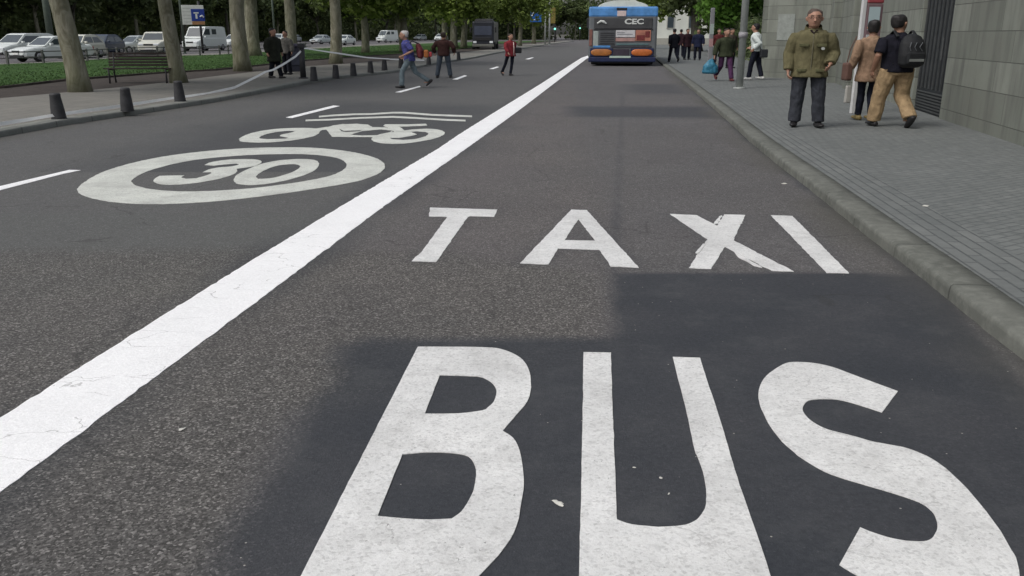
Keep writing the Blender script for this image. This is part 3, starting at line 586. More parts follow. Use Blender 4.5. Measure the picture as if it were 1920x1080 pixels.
link('wood', bm, M_LEAF2, smooth='leaf', label='dense dark wood closing the view behind the traffic', cat='wood', kind='stuff')
bm = bmesh.new()
for a, b in segs:
    dx, dy = b[0]-a[0], b[1]-a[1]; L = math.hypot(dx, dy); nx, ny = -dy/L, dx/L
    for z0, z1, d in ((0, 9, 15),): 
        q = [(a[0]+nx*d, a[1]+ny*d), (b[0]+nx*d, b[1]+ny*d), (b[0]+nx*(d+20), b[1]+ny*(d+20)), (a[0]+nx*(d+20), a[1]+ny*(d+20))]
        poly_prism(bm, q, 0, z1)
link('hillside', bm, simple("dark_undergrowth", (.03, .042, .022), .95, .4, .3), kind='structure')
# greenery on the right beyond the wall
tree(A['tR1'][0], A['tR1'][1], .55, 6, (.2, 0), seed=71, rx=3.4, rz=2.9, n=7000, leaf=.26, name='street_tree', label='dark tree with a thick trunk above the crowd on the right pavement', lm=M_LEAF2, bark=M_DBARK, cz=6.0)
tree(A['tR2'][0], A['tR2'][1], .3, 3.2, (0, 0), seed=72, rx=2.6, rz=1.9, n=6500, leaf=.2, name='garden_tree', label='bright green leafy tree left of the grey pole over the wall', lm=M_LEAF3, bark=M_DBARK, cz=4.1)
tree(14.6, 92, .35, 5, (0, 0), seed=74, rx=2.0, rz=1.9, n=4000, leaf=.25, name='roadside_tree', label='small green tree against the pale building right of the bus', lm=M_LEAF, bark=M_DBARK, cz=5.0)
tree(20.5, 75, .5, 5, (0, 0), seed=75, rx=4.6, rz=3.6, n=7000, leaf=.3, name='spreading_tree', label='dark spreading tree behind the crowd on the right pavement', lm=M_LEAF2, bark=M_DBARK, cz=4.4)
bm = bmesh.new(); rd = random.Random(8)
for _ in range(16000):
    u = rd.random(); x = 11.0+7.2*u+rd.uniform(0, 2.2); y = 35+45*u+rd.uniform(-1, 1); z = .1+rd.random()*2.5*(.9+.2*noise.noise((x, y, 0)))
    s = rd.uniform(.06, .14); p = Vector((x, y, z)); w1 = Vector((rd.gauss(0, 1), rd.gauss(0, 1), rd.gauss(0, 1))).normalized()*s; w2 = w1.cross(Vector((rd.gauss(0, 1), rd.gauss(0, 1), 1))).normalized()*s*.6
    bm.faces.new([bm.verts.new(q) for q in (p-w1, p+w2, p+w1, p-w2)])
link('hedge', bm, M_LEAF2, smooth='leaf', label='dark clipped hedge behind the crowd, left of the stone wall', cat='hedge')
# ------------------------------------------------------------ stone wall with doorway
def stone(name, rot, w=1.55):
    t = NT(name, .85, .3)
    b = t.n("ShaderNodeTexBrick"); b.offset = .37; b.offset_frequency = 2
    for k, v in (('Scale', 1), ('Brick Width', w), ('Row Height', .437), ('Mortar Size', .007), ('Mortar Smooth', .4)): b.inputs[k].default_value = v
    b.inputs['Color1'].default_value = (.165, .18, .152, 1); b.inputs['Color2'].default_value = (.26, .28, .24, 1); b.inputs['Mortar'].default_value = (.055, .06, .052, 1)
    sp = t.n("ShaderNodeSeparateXYZ"); t.L(t.co(), sp.inputs[0]); cb = t.n("ShaderNodeCombineXYZ")
    t.L(sp.outputs[0], cb.inputs[0]); t.L(t.math('ADD', sp.outputs[2], .153), cb.inputs[1]); t.L(cb.outputs[0], b.inputs['Vector'])
    n = t.noise(1.3, 6, .75); n2 = t.noise(10, 5, .8); st = t.noise(2.2, 4, .6, vec=t.co((1.6, 1.6, .25)))
    c = t.mix(t.math('MULTIPLY', t.ramp(n, [(.4, 0.), (.7, 1.)]), .45), b.outputs['Color'], (.165, .155, .14))
    c = t.mix(t.math('MULTIPLY', t.ramp(st, [(.45, 0.), (.7, 1.)]), .75), c, (.095, .10, .088))
    c = t.mix(t.math('MULTIPLY', n2, .35), c, (.24, .25, .225)); t.col(c)
    t.bump(t.math('SUBTRACT', t.math('MULTIPLY', n2, .35), b.outputs['Fac']), .8, .012); return t.m
M_STONE = stone("grey_stone_blocks", 0)
M_DARKM = simple("dark_metal_door", (.032, .036, .040), .5, .3, 3., metal=.4)
def wall_piece(name, p, q, thick, h, parent, mat=None, z0=.05, s0=0.0):
    """local X runs along the face from p to q; the face is at local y=0, body behind"""
    d = Vector((q[0]-p[0], q[1]-p[1])); L = d.length; bm = bmesh.new()
    n = max(1, int(L/1.5))
    box(bm, s0, s0+L, 0, thick, z0, h, .012)
    o = link(name, bm, mat or M_STONE, parent)
    o.location = (p[0]-s0*d.x/L, p[1]-s0*d.y/L, 0); o.rotation_euler = (0, 0, math.atan2(d.y, d.x)); return o
w = empty('stone_wall', (WB[1][0], WB[1][1], 0), label='tall grey green stone block wall along the right pavement', cat='wall'); w.location = (0, 0, 0)
near = (WB[0][0]-(WB[1][0]-WB[0][0])*4.2, WB[0][1]-(WB[1][1]-WB[0][1])*4.2)
# the wall's face looks to -x, so run from far to near with the body on +x
def wp(name, p, q, **k): return wall_piece(name, q, p, k.pop('thick', .6), k.pop('h', 4.6), w, **k)
wp('near_section', near, WB[1])
g0, g1 = Vector(WB[1]), Vector(WB[2]); dr = (g1-g0).normalized(); nr = Vector((dr.y, -dr.x))
wp('far_section', (g1.x, g1.y), WB[4])
s3 = wall_piece('corner_face', WB[5], WB[4], .6, 4.6, w)
d5 = Vector(WB[5]); wall_piece('side_section', (d5.x+4.2, d5.y+12), (d5.x-.0, d5.y+.62), .6, 4.6, w)
q0 = g0+nr*.07; q1 = g1+nr*.07
dd = wall_piece('door', (q1.x, q1.y), (q0.x, q0.y), .08, 4.2, w, mat=M_DARKM)
Ld = (g1-g0).length
bm = bmesh.new()
for k in range(7): box(bm, .12+k*(Ld-.24)/7, .12+k*(Ld-.24)/7+.035, -.03, -.002, .55, 3.9)
link('bar', bm, simple("worn_steel_bars", (.085, .09, .092), .5, .2, metal=.4), dd, kind=None).name = 'door_bars'
bm = bmesh.new()
for k in range(7): box(bm, .1, Ld-.1, -.03, -.002, .14+k*.055, .165+k*.055)
link('vent_grille', bm, simple("grille_steel", (.10, .105, .105), .5, .2, metal=.5), dd)
bm = bmesh.new(); cyl(bm, (Ld*.82, -.07, 1.1), (Ld*.82, -.07, 1.5), .016); link('handle', bm, simple("grille_steel", (.1, .1, .1)), dd)
# pilasters on the far section
pl = Vector(WB[3]); dq = (Vector(WB[4])-pl).normalized(); nq = Vector((dq.y, -dq.x))
for k, (s, wd) in enumerate(((0, .55), (3.4, .5))):
    a = pl+dq*s-nq*.22; b = a+dq*wd; wall_piece('pilaster', (b.x, b.y), (a.x, a.y), .26, 4.6, w)
bm = bmesh.new(); box(bm, 0, .6, -.012, .0, 1.35, 2.2, .004)
o = link('notice_panel', bm, simple("pale_panel", (.26, .28, .26)), w); c5 = Vector(WB[5]); d45 = (Vector(WB[4])-c5); o.location = (c5.x+d45.x*.18, c5.y+d45.y*.18-.004, 0); o.rotation_euler = (0, 0, math.atan2(d45.y, d45.x))
# ------------------------------------------------------------ vehicles
M_GLASS = simple("tinted_glass", (.05, .065, .075), .12, .15, 1.5, spec=.8)
M_TYRE = simple("tyre_rubber", (.022, .022, .023), .85, .2)
M_RIM = simple("alloy_rim", (.36, .36, .37), .35, .15, metal=.6)
M_BLACKP = simple("black_plastic", (.02, .02, .022), .5, .2)
M_LAMP = simple("clear_lamp", (.75, .78, .8), .15, .05, spec=.8)
M_PLATE = simple("plate_white", (.7, .7, .68), .5, .05)
def wheel(parent, x, y, r, side):
    bm = bmesh.new(); t = .2
    loft(bm, [(x, y-t/2, r), (x, y-t/2+.02, r), (x, y+t/2-.02, r), (x, y+t/2, r)], [r-.03, r, r, r-.03], 20)
    wh = link('wheel', bm, M_TYRE, parent, True)
    bm = bmesh.new(); s = side
    loft(bm, [(x, y+s*(t/2-.01), r), (x, y+s*(t/2+.012), r)], [r*.62, r*.58], 16)
    for k in range(5):
        a = k*1.257; cyl(bm, (x, y+s*(t/2+.02), r), (x+math.cos(a)*r*.5, y+s*(t/2+.02), r+math.sin(a)*r*.5), .03, seg=6)
    link('rim', bm, M_RIM, wh, True)
def car(kind, mat, label, loc, rz, group='cars queuing on the far road'):
    """nose towards local -x, width along y"""
    r = empty('parked_car' if kind != 'van' else 'delivery_van', loc, rz, label=label, cat='car' if kind != 'van' else 'van', group=group)
    P = {'sedan': dict(L=4.5, w=.88, belt=.93, hood=.86, nose=.62, roof=1.44, c=(1.25, 1.95, 3.2, 4.0), tail=.95),
         'hatch': dict(L=4.0, w=.86, belt=.97, hood=.92, nose=.66, roof=1.52, c=(1.05, 1.75, 3.3, 3.9), tail=.97),
         'suv': dict(L=4.5, w=.93, belt=1.08, hood=1.04, nose=.80, roof=1.72, c=(1.25, 1.85, 3.9, 4.4), tail=1.08),
         'wagon': dict(L=4.9, w=.92, belt=.98, hood=.92, nose=.66, roof=1.60, c=(1.1, 1.95, 4.4, 4.85), tail=1.02),
         'van': dict(L=4.9, w=.98, belt=1.25, hood=1.12, nose=.85, roof=2.25, c=(.7, 1.45, 4.75, 4.88), tail=1.25)}[kind]
    w_, L = P['w'], P['L']; bm = bmesh.new()
    st = [(0, .34, P['nose'], .72), (.12, .26, P['nose']+.08, .90), (.6, .2, P['hood']-.04, .98), (P['c'][0], .2, P['hood'], 1.), (P['c'][0]+.2, .2, P['belt'], 1.), (2.4, .2, P['belt'], 1.01), (P['c'][3]-.1, .2, P['belt'], 1.), (L-.2, .24, P['tail'], .96), (L, .36, P['tail']-.12, .84)]
    rings = []
    for x, zb, zt, k in st:
        w1 = w_*k; pr = [(w1*.8, zb), (w1, zb+.12), (w1*1.01, (zb+zt)/2), (w1*.985, zt-.1), (w1*.93, zt-.02), (w1*.7, zt), (0, zt+.03)]
        full = pr+[(-a, b) for a, b in pr[-2::-1]]
        rings.append([bm.verts.new((x, a, b)) for a, b in full])
    n = len(rings[0])
    for a, b in zip(rings, rings[1:]):
        for k in range(n): bm.faces.new((a[k], a[(k+1) % n], b[(k+1) % n], b[k]))
    bm.faces.new(rings[0]); bm.faces.new(rings[-1][::-1])
    c = P['c']; zb, zr = P['belt']-.04, P['roof']; wb, wr = w_*.95, w_*.78
    if kind == 'van': wr = w_*.9
    def frus(ins=0.0, o=0.0):
        return [(c[0], zb, wb), (c[1], zr-.06, wr), (c[1]+.25, zr, wr*.92), (c[2]-.25, zr+.01, wr*.92), (c[2], zr-.07, wr), (c[3], zb, wb)]
    top = frus(); Lr = [bm.verts.new((x, -y, z)) for x, z, y in top]; Rr = [bm.verts.new((x, y, z)) for x, z, y in top]
    for i in range(5): bm.faces.new((Lr[i], Lr[i+1], Rr[i+1], Rr[i]))
    bm.faces.new(Lr); bm.faces.new(Rr[::-1])
    link('body', bm, mat, r, False)
    def lerp(a, b, t): return tuple(a[i]+(b[i]-a[i])*t for i in range(3))
    def quad(name, cs, m=M_GLASS, o=.008):
        v = [Vector(q) for q in cs]; nn = (v[1]-v[0]).cross(v[3]-v[0]).normalized(); ctr = sum(v, Vector())/4
        if nn.dot(ctr-Vector((L/2, 0, .9))) < 0: nn = -nn
        bm = bmesh.new(); a = [bm.verts.new(q+nn*o) for q in v]; b = [bm.verts.new(q-nn*.02) for q in v]
        bm.faces.new(a)
        for i in range(4): bm.faces.new((a[i], a[(i+1) % 4], b[(i+1) % 4], b[i]))
        return link(name, bm, m, r)
    def P3(i, s, ty=0): x, z, y = top[i]; return (x, s*y, z)
    A_, B_ = P3(0, 1), P3(1, 1); A2, B2 = P3(0, -1), P3(1, -1)
    q = [lerp(A_, B_, .12), lerp(A_, B_, .93), lerp(A2, B2, .93), lerp(A2, B2, .12)]; q = [(p[0], p[1]*.9, p[2]) for p in q]; quad('windshield', q)
    A_, B_ = P3(5, 1), P3(4, 1)
    q = [lerp(A_, B_, .2), lerp(A_, B_, .9), (lerp(A_, B_, .9)[0], -lerp(A_, B_, .9)[1], lerp(A_, B_, .9)[2]), (lerp(A_, B_, .2)[0], -lerp(A_, B_, .2)[1], lerp(A_, B_, .2)[2])]; q = [(p[0], p[1]*.85, p[2]) for p in q]; quad('rear_window', q)
    for s in (1, -1):
        def pt(x, f):  # point on the side of the cabin
            z = zb+.07+(zr-.14-zb-.07)*f; y = wb+(wr-wb)*((z-zb)/(zr-.06-zb)); return (x, s*y, z)
        xa = lambda f: c[0]+(c[1]-c[0])*f; xb = lambda f: c[3]+(c[2]-c[3])*f
        if kind == 'van':
            quad('side_window', [pt(xa(.1)+.15, 0.25), pt(xa(.9)+.12, .9), pt(2.1, .9), pt(2.1, .25)])
            quad('side_window', [pt(2.45, .3), pt(2.45, .88), pt(3.2, .88), pt(3.2, .3)])
        else:
            m_ = (c[1]+c[2])/2
            quad('side_window', [pt(xa(.05)+.2, 0), pt(xa(.92)+.12, .95), pt(m_-.05, .95), pt(m_-.05, 0)])
            quad('side_window', [pt(m_+.06, 0), pt(m_+.06, .95), pt(xb(.92)-.15, .95), pt(xb(.08)-.22, 0)])
        bm = bmesh.new(); box(bm, -.01, .14, s*w_*.42 if s > 0 else -w_*.84, s*w_*.84 if s > 0 else -w_*.42, P['nose']-.10, P['nose']+.05, .03); link('headlight', bm, M_LAMP, r)
        bm = bmesh.new(); box(bm, L-.12, L+.012, min(s*w_*.55, s*w_*.86), max(s*w_*.55, s*w_*.86), P['tail']-.3, P['tail']-.12, .02); link('tail_light', bm, simple("red_lens", (.35, .02, .02), .3, .1), r)
        bm = bmesh.new(); box(bm, c[0]+.25, c[0]+.42, min(s*(w_+.02), s*(w_+.2)), max(s*(w_+.02), s*(w_+.2)), P['belt']-.02, P['belt']+.13, .03); link('door_mirror', bm, mat, r)
        wheel(r, .85, s*(w_-.09), .32, s); wheel(r, L-.85, s*(w_-.09), .32, s)
    bm = bmesh.new(); box(bm, -.02, .1, -w_*.38, w_*.38, P['nose']-.10, P['nose']+.03, .01); link('grille', bm, M_BLACKP, r)
    bm = bmesh.new(); box(bm, -.03, .1, -w_*.7, w_*.7, .26, .40, .02); link('lower_bumper', bm, M_BLACKP, r)
    bm = bmesh.new(); box(bm, -.045, -.03, -.26, .26, .42, .53); link('number_plate', bm, M_PLATE, r)
    return r
WH = simple("white_car_paint", (.66, .70, .68), .3, .05, 1.); SV = simple("silver_car_paint", (.46, .50, .50), .28, .06, 1., metal=.25)
BLC = simple("dark_blue_car_paint", (.035, .05, .085), .3, .1, 1.); CR = simple("cream_car_paint", (.62, .62, .54), .3, .05, 1.)
RZ = R(90-6)     # nose (-x local) towards the camera along the road
def place(key, kind, mat, label, turn=0, dx=0, dy=0):
    x, y = A[key]; car(kind, mat, label, (x+dx, y+dy, 0), RZ+turn)
place('c1', 'sedan', WH, 'white saloon car nearest the left edge of the photo, front facing', R(-22), -.6)
place('c0', 'wagon', WH, 'white people carrier behind the saloon at the far left', R(-10), -1.0, 0)
place('c2', 'hatch', CR, 'pale car mostly hidden behind the thick leaning tree trunk')
place('c3', 'hatch', BLC, 'dark blue car just right of the thick leaning tree trunk', 0)
place('c4', 'sedan', SV, 'silver rounded car between the first two plane trees', R(-25))
place('c5', 'suv', CR, 'cream off roader facing forward just left of the second tree', R(12))
place('c6', 'van', WH, 'white van under the blue and white sign board', R(-8))
place('c7', 'hatch', WH, 'white hatchback right of the white van', R(-15))
place('c8', 'wagon', WH, 'white car behind the head of the woman in black')
place('c14', 'sedan', SV, 'silver car partly behind the tree next to the litter bin')
place('c9', 'sedan', SV, 'silver car above the litter bin and tape', R(-15))
place('c10', 'sedan', WH, 'white car behind the slim tree right of the bin', R(-10))
place('c11', 'van', WH, 'small white van left of the man in the blue shirt', R(-30))
place('c12', 'hatch', SV, 'pale car right above the head of the man in blue', R(-20))
place('c13', 'wagon', WH, 'white car just left of the man in the maroon shirt', R(-10))
# dark truck
x, y = A['truck']; t_ = empty('dark_truck', (x, y, 0), R(-3), label='dark grey truck facing the camera at the end of the left pavement', cat='truck')
DG = simple("dark_grey_lacquer", (.022, .024, .032), .4, .2, 1.)
bm = bmesh.new(); box(bm, -1.05, 1.05, 0, 6.5, .55, 2.75, .12); link('body', bm, DG, t_)
bm = bmesh.new(); box(bm, -.9, .9, .3, 3, 2.76, 3.0, .1, taper=.85); link('roof_spoiler', bm, M_BLACKP, t_)
bm = bmesh.new(); box(bm, -.85, .85, -.03, -.002, 1.45, 2.3, .01); link('windshield', bm, simple("bluish_glass", (.055, .065, .095), .15, .2, 1., spec=.8), t_)
bm = bmesh.new(); box(bm, -.8, .8, -.06, -.002, .95, 1.25, .02); link('grille', bm, M_BLACKP, t_)
bm = bmesh.new(); box(bm, -1.05, 1.05, -.12, .2, .38, .62, .03); link('front_bumper', bm, simple("pale_bumper", (.14, .14, .125), .5, .1), t_)
for s in (-1, 1):
    bm = bmesh.new(); box(bm, s*.8-.16, s*.8+.16, -.075, -.002, .7, .9, .02); link('headlight', bm, M_LAMP, t_)
    bm = bmesh.new(); loft(bm, [(s*.98-.14, .9, .42), (s*.98+.14, .9, .42)], [.42, .42], 18, side=(0, 1, 0)); loft(bm, [(s*.98-.14, 5.2, .42), (s*.98+.14, 5.2, .42)], [.42, .42], 18, side=(0, 1, 0)); link('wheel', bm, M_TYRE, t_)
    bm = bmesh.new(); box(bm, s*1.22-.08, s*1.22+.08, -.05, .05, 1.7, 2.2, .02); box(bm, min(s*1.0, s*1.2), max(s*1.0, s*1.2), -.01, .02, 2.1, 2.14); link('door_mirror', bm, M_BLACKP, t_)
# ------------------------------------------------------------ bus (rear towards the camera)
def text_mesh(s, size, m, parent, loc, name, depth=.01, rot=(R(90), 0, 0), bold=.02):
    c = bpy.data.curves.new(name, 'FONT'); c.body = s; c.size = size; c.extrude = depth; c.offset = bold*size; c.align_x = 'CENTER'; c.align_y = 'CENTER'
    o = bpy.data.objects.new('tmp', c); COL.objects.link(o); dg = bpy.context.evaluated_depsgraph_get()
    me = bpy.data.meshes.new_from_object(o.evaluated_get(dg)); COL.objects.unlink(o); bpy.data.objects.remove(o)
    me.materials.clear(); me.materials.append(m); r = bpy.data.objects.new(name, me); COL.objects.link(r); r.parent = parent; r.location = loc; r.rotation_euler = rot; return r
bus = empty('city_bus', (5.53, 44.5, 0), R(-6.5), label='blue and grey city bus with orange rear lights driving away in the bus lane', cat='bus')
BB = simple("bus_blue", (.09, .26, .56), .3, .35, 1.5); GR = simple("bus_grey", (.14, .15, .16), .4, .15, 1.); NV = simple("bus_navy", (.014, .022, .07), .5, .3)
h = 1.70
bm = bmesh.new(); box(bm, -h, h, 0, 12, .38, 2.8, .10); link('body', bm, GR, bus)
bm = bmesh.new(); box(bm, -h-.006, h+.006, -.025, 12.02, 2.36, 2.86, .09); link('blue_band', bm, BB, bus)
bm = bmesh.new()
ring0 = None
for yy, k in ((.25, .96), (.4, 1.), (4.5, 1.), (4.8, .9)):
    prof = [(-1.27, 2.855), (-1.22, 2.93), (-.95, 3.06), (-.55, 3.15), (0, 3.18), (.55, 3.15), (.95, 3.04), (1.18, 2.95), (1.25, 2.855)]
    ring = [bm.verts.new((a*k, yy, 2.855+(b-2.855)*k)) for a, b in prof]
    if ring0:
        for i in range(len(ring)-1): bm.faces.new((ring0[i], ring0[i+1], ring[i+1], ring[i]))
    else: bm.faces.new(ring)
    ring0 = ring
bm.faces.new(ring0[::-1]); link('roof_pod', bm, simple("pod_white", (.66, .68, .60), .5, .1), bus)
bm = bmesh.new(); box(bm, -1.42, 1.45, -.035, -.002, 1.80, 2.33, .03); wn_ = link('rear_window', bm, simple("bus_rear_glass", (.055, .056, .060), .2, .3, 1.5, spec=.7), bus)
MW = simple("vinyl_white", (.62, .64, .62), .5, .1)
tx = text_mesh("CEC", .42, MW, bus, (.55, -.045, 2.14), 'lettering', bold=.035); tx.scale = (1.18, .82, 1)
bm = bmesh.new(); loft(bm, [(-1.28, -.06, 2.06), (-1.1, -.06, 2.17), (-.95, -.06, 2.14), (-.82, -.06, 2.05)], [.03, .06, .06, .03], 8, side=(0, 1, 0)); link('wiper_swoosh', bm, MW, bus)
bm = bmesh.new(); box(bm, -.30, .14, -.045, -.027, 2.40, 2.66, .01); link('emblem_sticker', bm, simple("sticker_pink", (.62, .50, .48), .5, .2), bus)
bm = bmesh.new(); box(bm, -.34, .18, -.042, -.027, 2.68, 2.80, .01); link('rear_camera', bm, M_BLACKP, bus)
bm = bmesh.new(); box(bm, -1.16, -.36, -.03, -.002, 1.02, 1.72, .02); link('engine_grille', bm, simple("grille_grey", (.075, .078, .085), .6, .2), bus)
bm = bmesh.new(); box(bm, -.34, .62, -.045, -.002, 1.40, 1.74, .01); ad = link('advert_panel', bm, simple("advert_white", (.56, .55, .56), .5, .15), bus)
bm = bmesh.new(); box(bm, .64, 1.40, -.045, -.002, 1.22, 1.74, .01); link('advert_panel', bm, simple("advert_salmon", (.42, .17, .12), .5, .3, 3.), bus)
bm = bmesh.new(); box(bm, -.34, .62, -.04, -.002, 1.20, 1.37, .01); link('advert_strip', bm, simple("advert_rose", (.40, .24, .22), .5, .25, 3.), bus)
bm = bmesh.new(); box(bm, -.30, 1.3, -.03, -.002, 1.02, 1.10, .01); link('trim_strip', bm, simple("trim_teal", (.10, .17, .18), .5, .2), bus)
bm = bmesh.new(); box(bm, -1.66, -1.5, -.03, -.002, .98, 1.78, .02); link('corner_panel', bm, simple("corner_rust", (.22, .10, .08), .5, .3), bus)
bm = bmesh.new(); box(bm, -1.46, -1.2, -.03, -.002, .95, 1.7, .02); link('corner_panel', bm, simple("corner_pale", (.34, .38, .36), .5, .15), bus)
for s, c in ((-1, (.40, .15, .04)), (1, (.50, .14, .035))):
    bm = bmesh.new(); x0 = -1.60 if s < 0 else .42; box(bm, x0, x0+1.15, -.04, -.002, .45, .88, .03)
    hs_ = link('light_housing', bm, NV, bus)
    bm = bmesh.new(); loft(bm, [(x0+.05, -.04, .665), (x0+.12, -.05, .665), (x0+.25, -.055, .665), (x0+.85, -.055, .665), (x0+1.0, -.05, .665), (x0+1.08, -.04, .665)], [(.03, .06), (.03, .12), (.03, .165), (.03, .165), (.03, .13), (.03, .06)], 14, side=(0, 1, 0))
    link('rear_light', bm, simple("orange_lens_%s" % ('dull' if s < 0 else 'vivid'), c, .3, .25, 4.), hs_, True)
for q in range(6):
    bm = bmesh.new(); box(bm, -1.10, -.42, -.042, -.031, 1.08+q*.10, 1.11+q*.10); link('vent_slat', bm, M_BLACKP, bus)
bm = bmesh.new(); box(bm, -1.45, 1.5, -.03, -.002, 1.755, 1.785); link('panel_gap', bm, M_BLACKP, bus)
bm = bmesh.new(); box(bm, .70, 1.1, -.052, -.046, 1.26, 1.5, .01); box(bm, 1.12, 1.34, -.052, -.046, 1.4, 1.68, .01); link('advert_figure', bm, simple("advert_dark_red", (.16, .03, .03), .5, .3), bus)
bm = bmesh.new(); box(bm, -.28, .10, -.05, -.0455, 1.60, 1.64); box(bm, -.28, .5, -.05, -.0455, 1.52, 1.56); link('advert_print', bm, simple("advert_grey_print", (.25, .25, .27)), bus)
bm = bmesh.new(); box(bm, -1.45, -.6, -.032, -.002, .90, 1.0, .01); link('blue_sill', bm, BB, bus)
bm = bmesh.new(); box(bm, -.55, 1.45, -.032, -.002, .90, .99, .01); link('dark_sill', bm, simple("sill_plum", (.05, .05, .06), .5, .3), bus)
bm = bmesh.new(); box(bm, -.50, .36, -.03, -.002, .50, .84, .02); link('engine_cover', bm, simple("plum_panel", (.045, .035, .05), .5, .3), bus)
bm = bmesh.new(); box(bm, -.62, .44, -.075, -.062, .40, .50, .005); link('number_plate', bm, simple("plate_green_white", (.45, .55, .48), .5, .1), bus)
bm = bmesh.new(); box(bm, -1.68, 1.68, -.06, .3, .20, .44, .04); link('rear_bumper', bm, NV, bus)
bm = bmesh.new(); box(bm, -1.5, 1.5, .1, 11.5, .12, .36, .02); link('chassis', bm, M_BLACKP, bus)
for s in (-1, 1):
    for yy in (3.0, 9.0):
        bm = bmesh.new(); loft(bm, [(s*1.45-.16, yy, .48), (s*1.45+.22, yy, .48)], [.48, .48], 20, side=(0, 1, 0)); link('wheel', bm, M_TYRE, bus)
    bm = bmesh.new(); box(bm, min(s*1.702, s*1.712), max(s*1.702, s*1.712), .6, 11.4, 1.35, 2.3); link('side_window', bm, M_GLASS, bus)
    bm = bmesh.new(); box(bm, min(s*1.95, s*2.15), max(s*1.95, s*2.15), 11.5, 11.7, 1.9, 2.5, .04); box(bm, min(s*1.6, s*2.0), max(s*1.6, s*2.0), 11.6, 11.65, 2.4, 2.45); link('wing_mirror', bm, M_BLACKP, bus)
# ------------------------------------------------------------ street furniture
M_GALV = simple("galvanised_steel", (.36, .38, .365), .5, .15, 5., metal=.15)
def pole(name, x, y, r, h, label, m=M_GALV, cat='pole', z=.1, collar=True):
    e = empty(name, (x, y, z), label=label, cat=cat)
    bm = bmesh.new(); loft(bm, [(0, 0, 0), (0, 0, h)], [r, r*.85], 18); link('shaft', bm, m, e, True)
    if collar:
        bm = bmesh.new(); loft(bm, [(0, 0, -.01), (0, 0, .03), (0, 0, .04)], [r*1.6, r*1.6, r*1.2], 18); link('base_collar', bm, m, e, True)
    return e
x, y = A['poleR']; e = pole('street_pole', x, y, .10, 8.5, 'thick pale grey metal pole beside the man in the white shirt')
bm = bmesh.new(); box(bm, -.17, .17, -.14, -.10, 3.2, 3.7, .01); link('sign_back', bm, M_GALV, e)
bm = bmesh.new(); loft(bm, [(0, 0, 1.35), (0, 0, 1.5)], [.122, .122], 18); link('sticker_band', bm, simple("sticker_mauve", (.30, .29, .31), .6, .2), e, True)
LG = 'lamp posts among the far trees'
for k, r, hh, l in (('lampL', .28, 9, 'green grey lamp post left of the thick leaning tree'), ('lamp2', .10, 9, 'thin grey lamp post above the woman in black'), ('lamp3', .09, 9, 'thin lamp post just left of the blue and white sign board')):
    x, y = A[k]; e = pole('lamp_post', x, y, r, hh, l, m=simple("lamp_green", (.10, .125, .10), .5, .2), cat='lamp post'); e['group'] = LG
    bm = bmesh.new(); loft(bm, [(0, 0, hh-.1), (.7, -.3, hh+.5), (1.6, -.7, hh+.55)], [.07, .05, .05], 8); link('bracket', bm, M_GALV, e, True)
    bm = bmesh.new(); ell(bm, (1.8, -.8, hh+.5), (.4, .2, .12)); link('lamp_head', bm, M_GALV, e, True)
# sign board over the traffic
x, y = A['sign']; e = empty('sign_board', (x, y, .1), R(20), label='white board with blue pictogram square and orange strip on a pole', cat='sign')
bm = bmesh.new(); cyl(bm, (0, 0, 0), (0, 0, 3.9), .09); link('post', bm, M_IRON, e, True)
bm = bmesh.new(); box(bm, -1.28, .35, -.10, -.04, 2.15, 3.6, .02); bd = link('white_panel', bm, simple("panel_white", (.58, .60, .56), .5, .08), e)
for k in range(5):
    bm = bmesh.new(); box(bm, -1.2, -.62, -.106, -.098, 2.35+k*.25, 2.37+k*.25); link('printed_line', bm, simple("grey_print", (.25, .26, .25)), bd)
bm = bmesh.new(); box(bm, -.6, .38, -.16, -.11, 2.42, 3.32, .02); bq = link('blue_panel', bm, simple("sign_blue", (.02, .045, .25), .4, .1), e)
bm = bmesh.new(); box(bm, -.30, -.16, -.168, -.158, 2.6, 2.95); box(bm, -.42, -.05, -.168, -.158, 2.98, 3.08); loft(bm, [(.02, -.163, 2.75), (.2, -.163, 2.82), (.3, -.163, 2.7)], [.05, .07, .05], 8, side=(0, 1, 0)); link('white_pictogram', bm, MW, bq)
bm = bmesh.new(); box(bm, -.58, .36, -.16, -.11, 2.16, 2.40, .01); link('orange_strip', bm, simple("strip_orange", (.32, .17, .08), .5, .15), e)
# blue square sign beyond the person in red
x, y = A['bsign']; e = empty('blue_square_sign', (x, y, .1), 0, label='small blue square sign with a white arrow on a thin post', cat='sign')
bm = bmesh.new(); cyl(bm, (0, 0, 0), (0, 0, 5.6), .10); link('post', bm, M_GALV, e, True)
bm = bmesh.new(); box(bm, -2.25, -.55, -.14, -.06, 3.15, 5.0, .05); bq = link('panel', bm, simple("sign_bright_blue", (.02, .12, .42), .4, .1), e)
bm = bmesh.new(); loft(bm, [(-2.0, -.15, 4.0), (-1.6, -.15, 4.5), (-1.1, -.15, 4.55)], [.10, .16, .08], 8, side=(0, 1, 0)); loft(bm, [(-1.9, -.15, 3.5), (-1.2, -.15, 3.45)], [.05, .08], 8, side=(0, 1, 0)); link('white_arrow', bm, MW, bq)
x, y = A['ylw']; e = pole('banner_post', x, y, .13, 6, 'post with a faded yellow banner right of the blue square sign', cat='post')
bm = bmesh.new(); box(bm, -.1, .8, -.05, .0, 2.9, 5.0, .01); link('banner', bm, simple("faded_yellow", (.20, .16, .04), .6, .2), e)
M_GL = bpy.data.materials.new("green_signal"); M_GL.use_nodes = True; q = M_GL.node_tree.nodes["Principled BSDF"]; q.inputs['Emission Color'].default_value = (.35, 1, .8, 1); q.inputs['Emission Strength'].default_value = 1.2; q.inputs['Base Color'].default_value = (.1, .5, .4, 1)
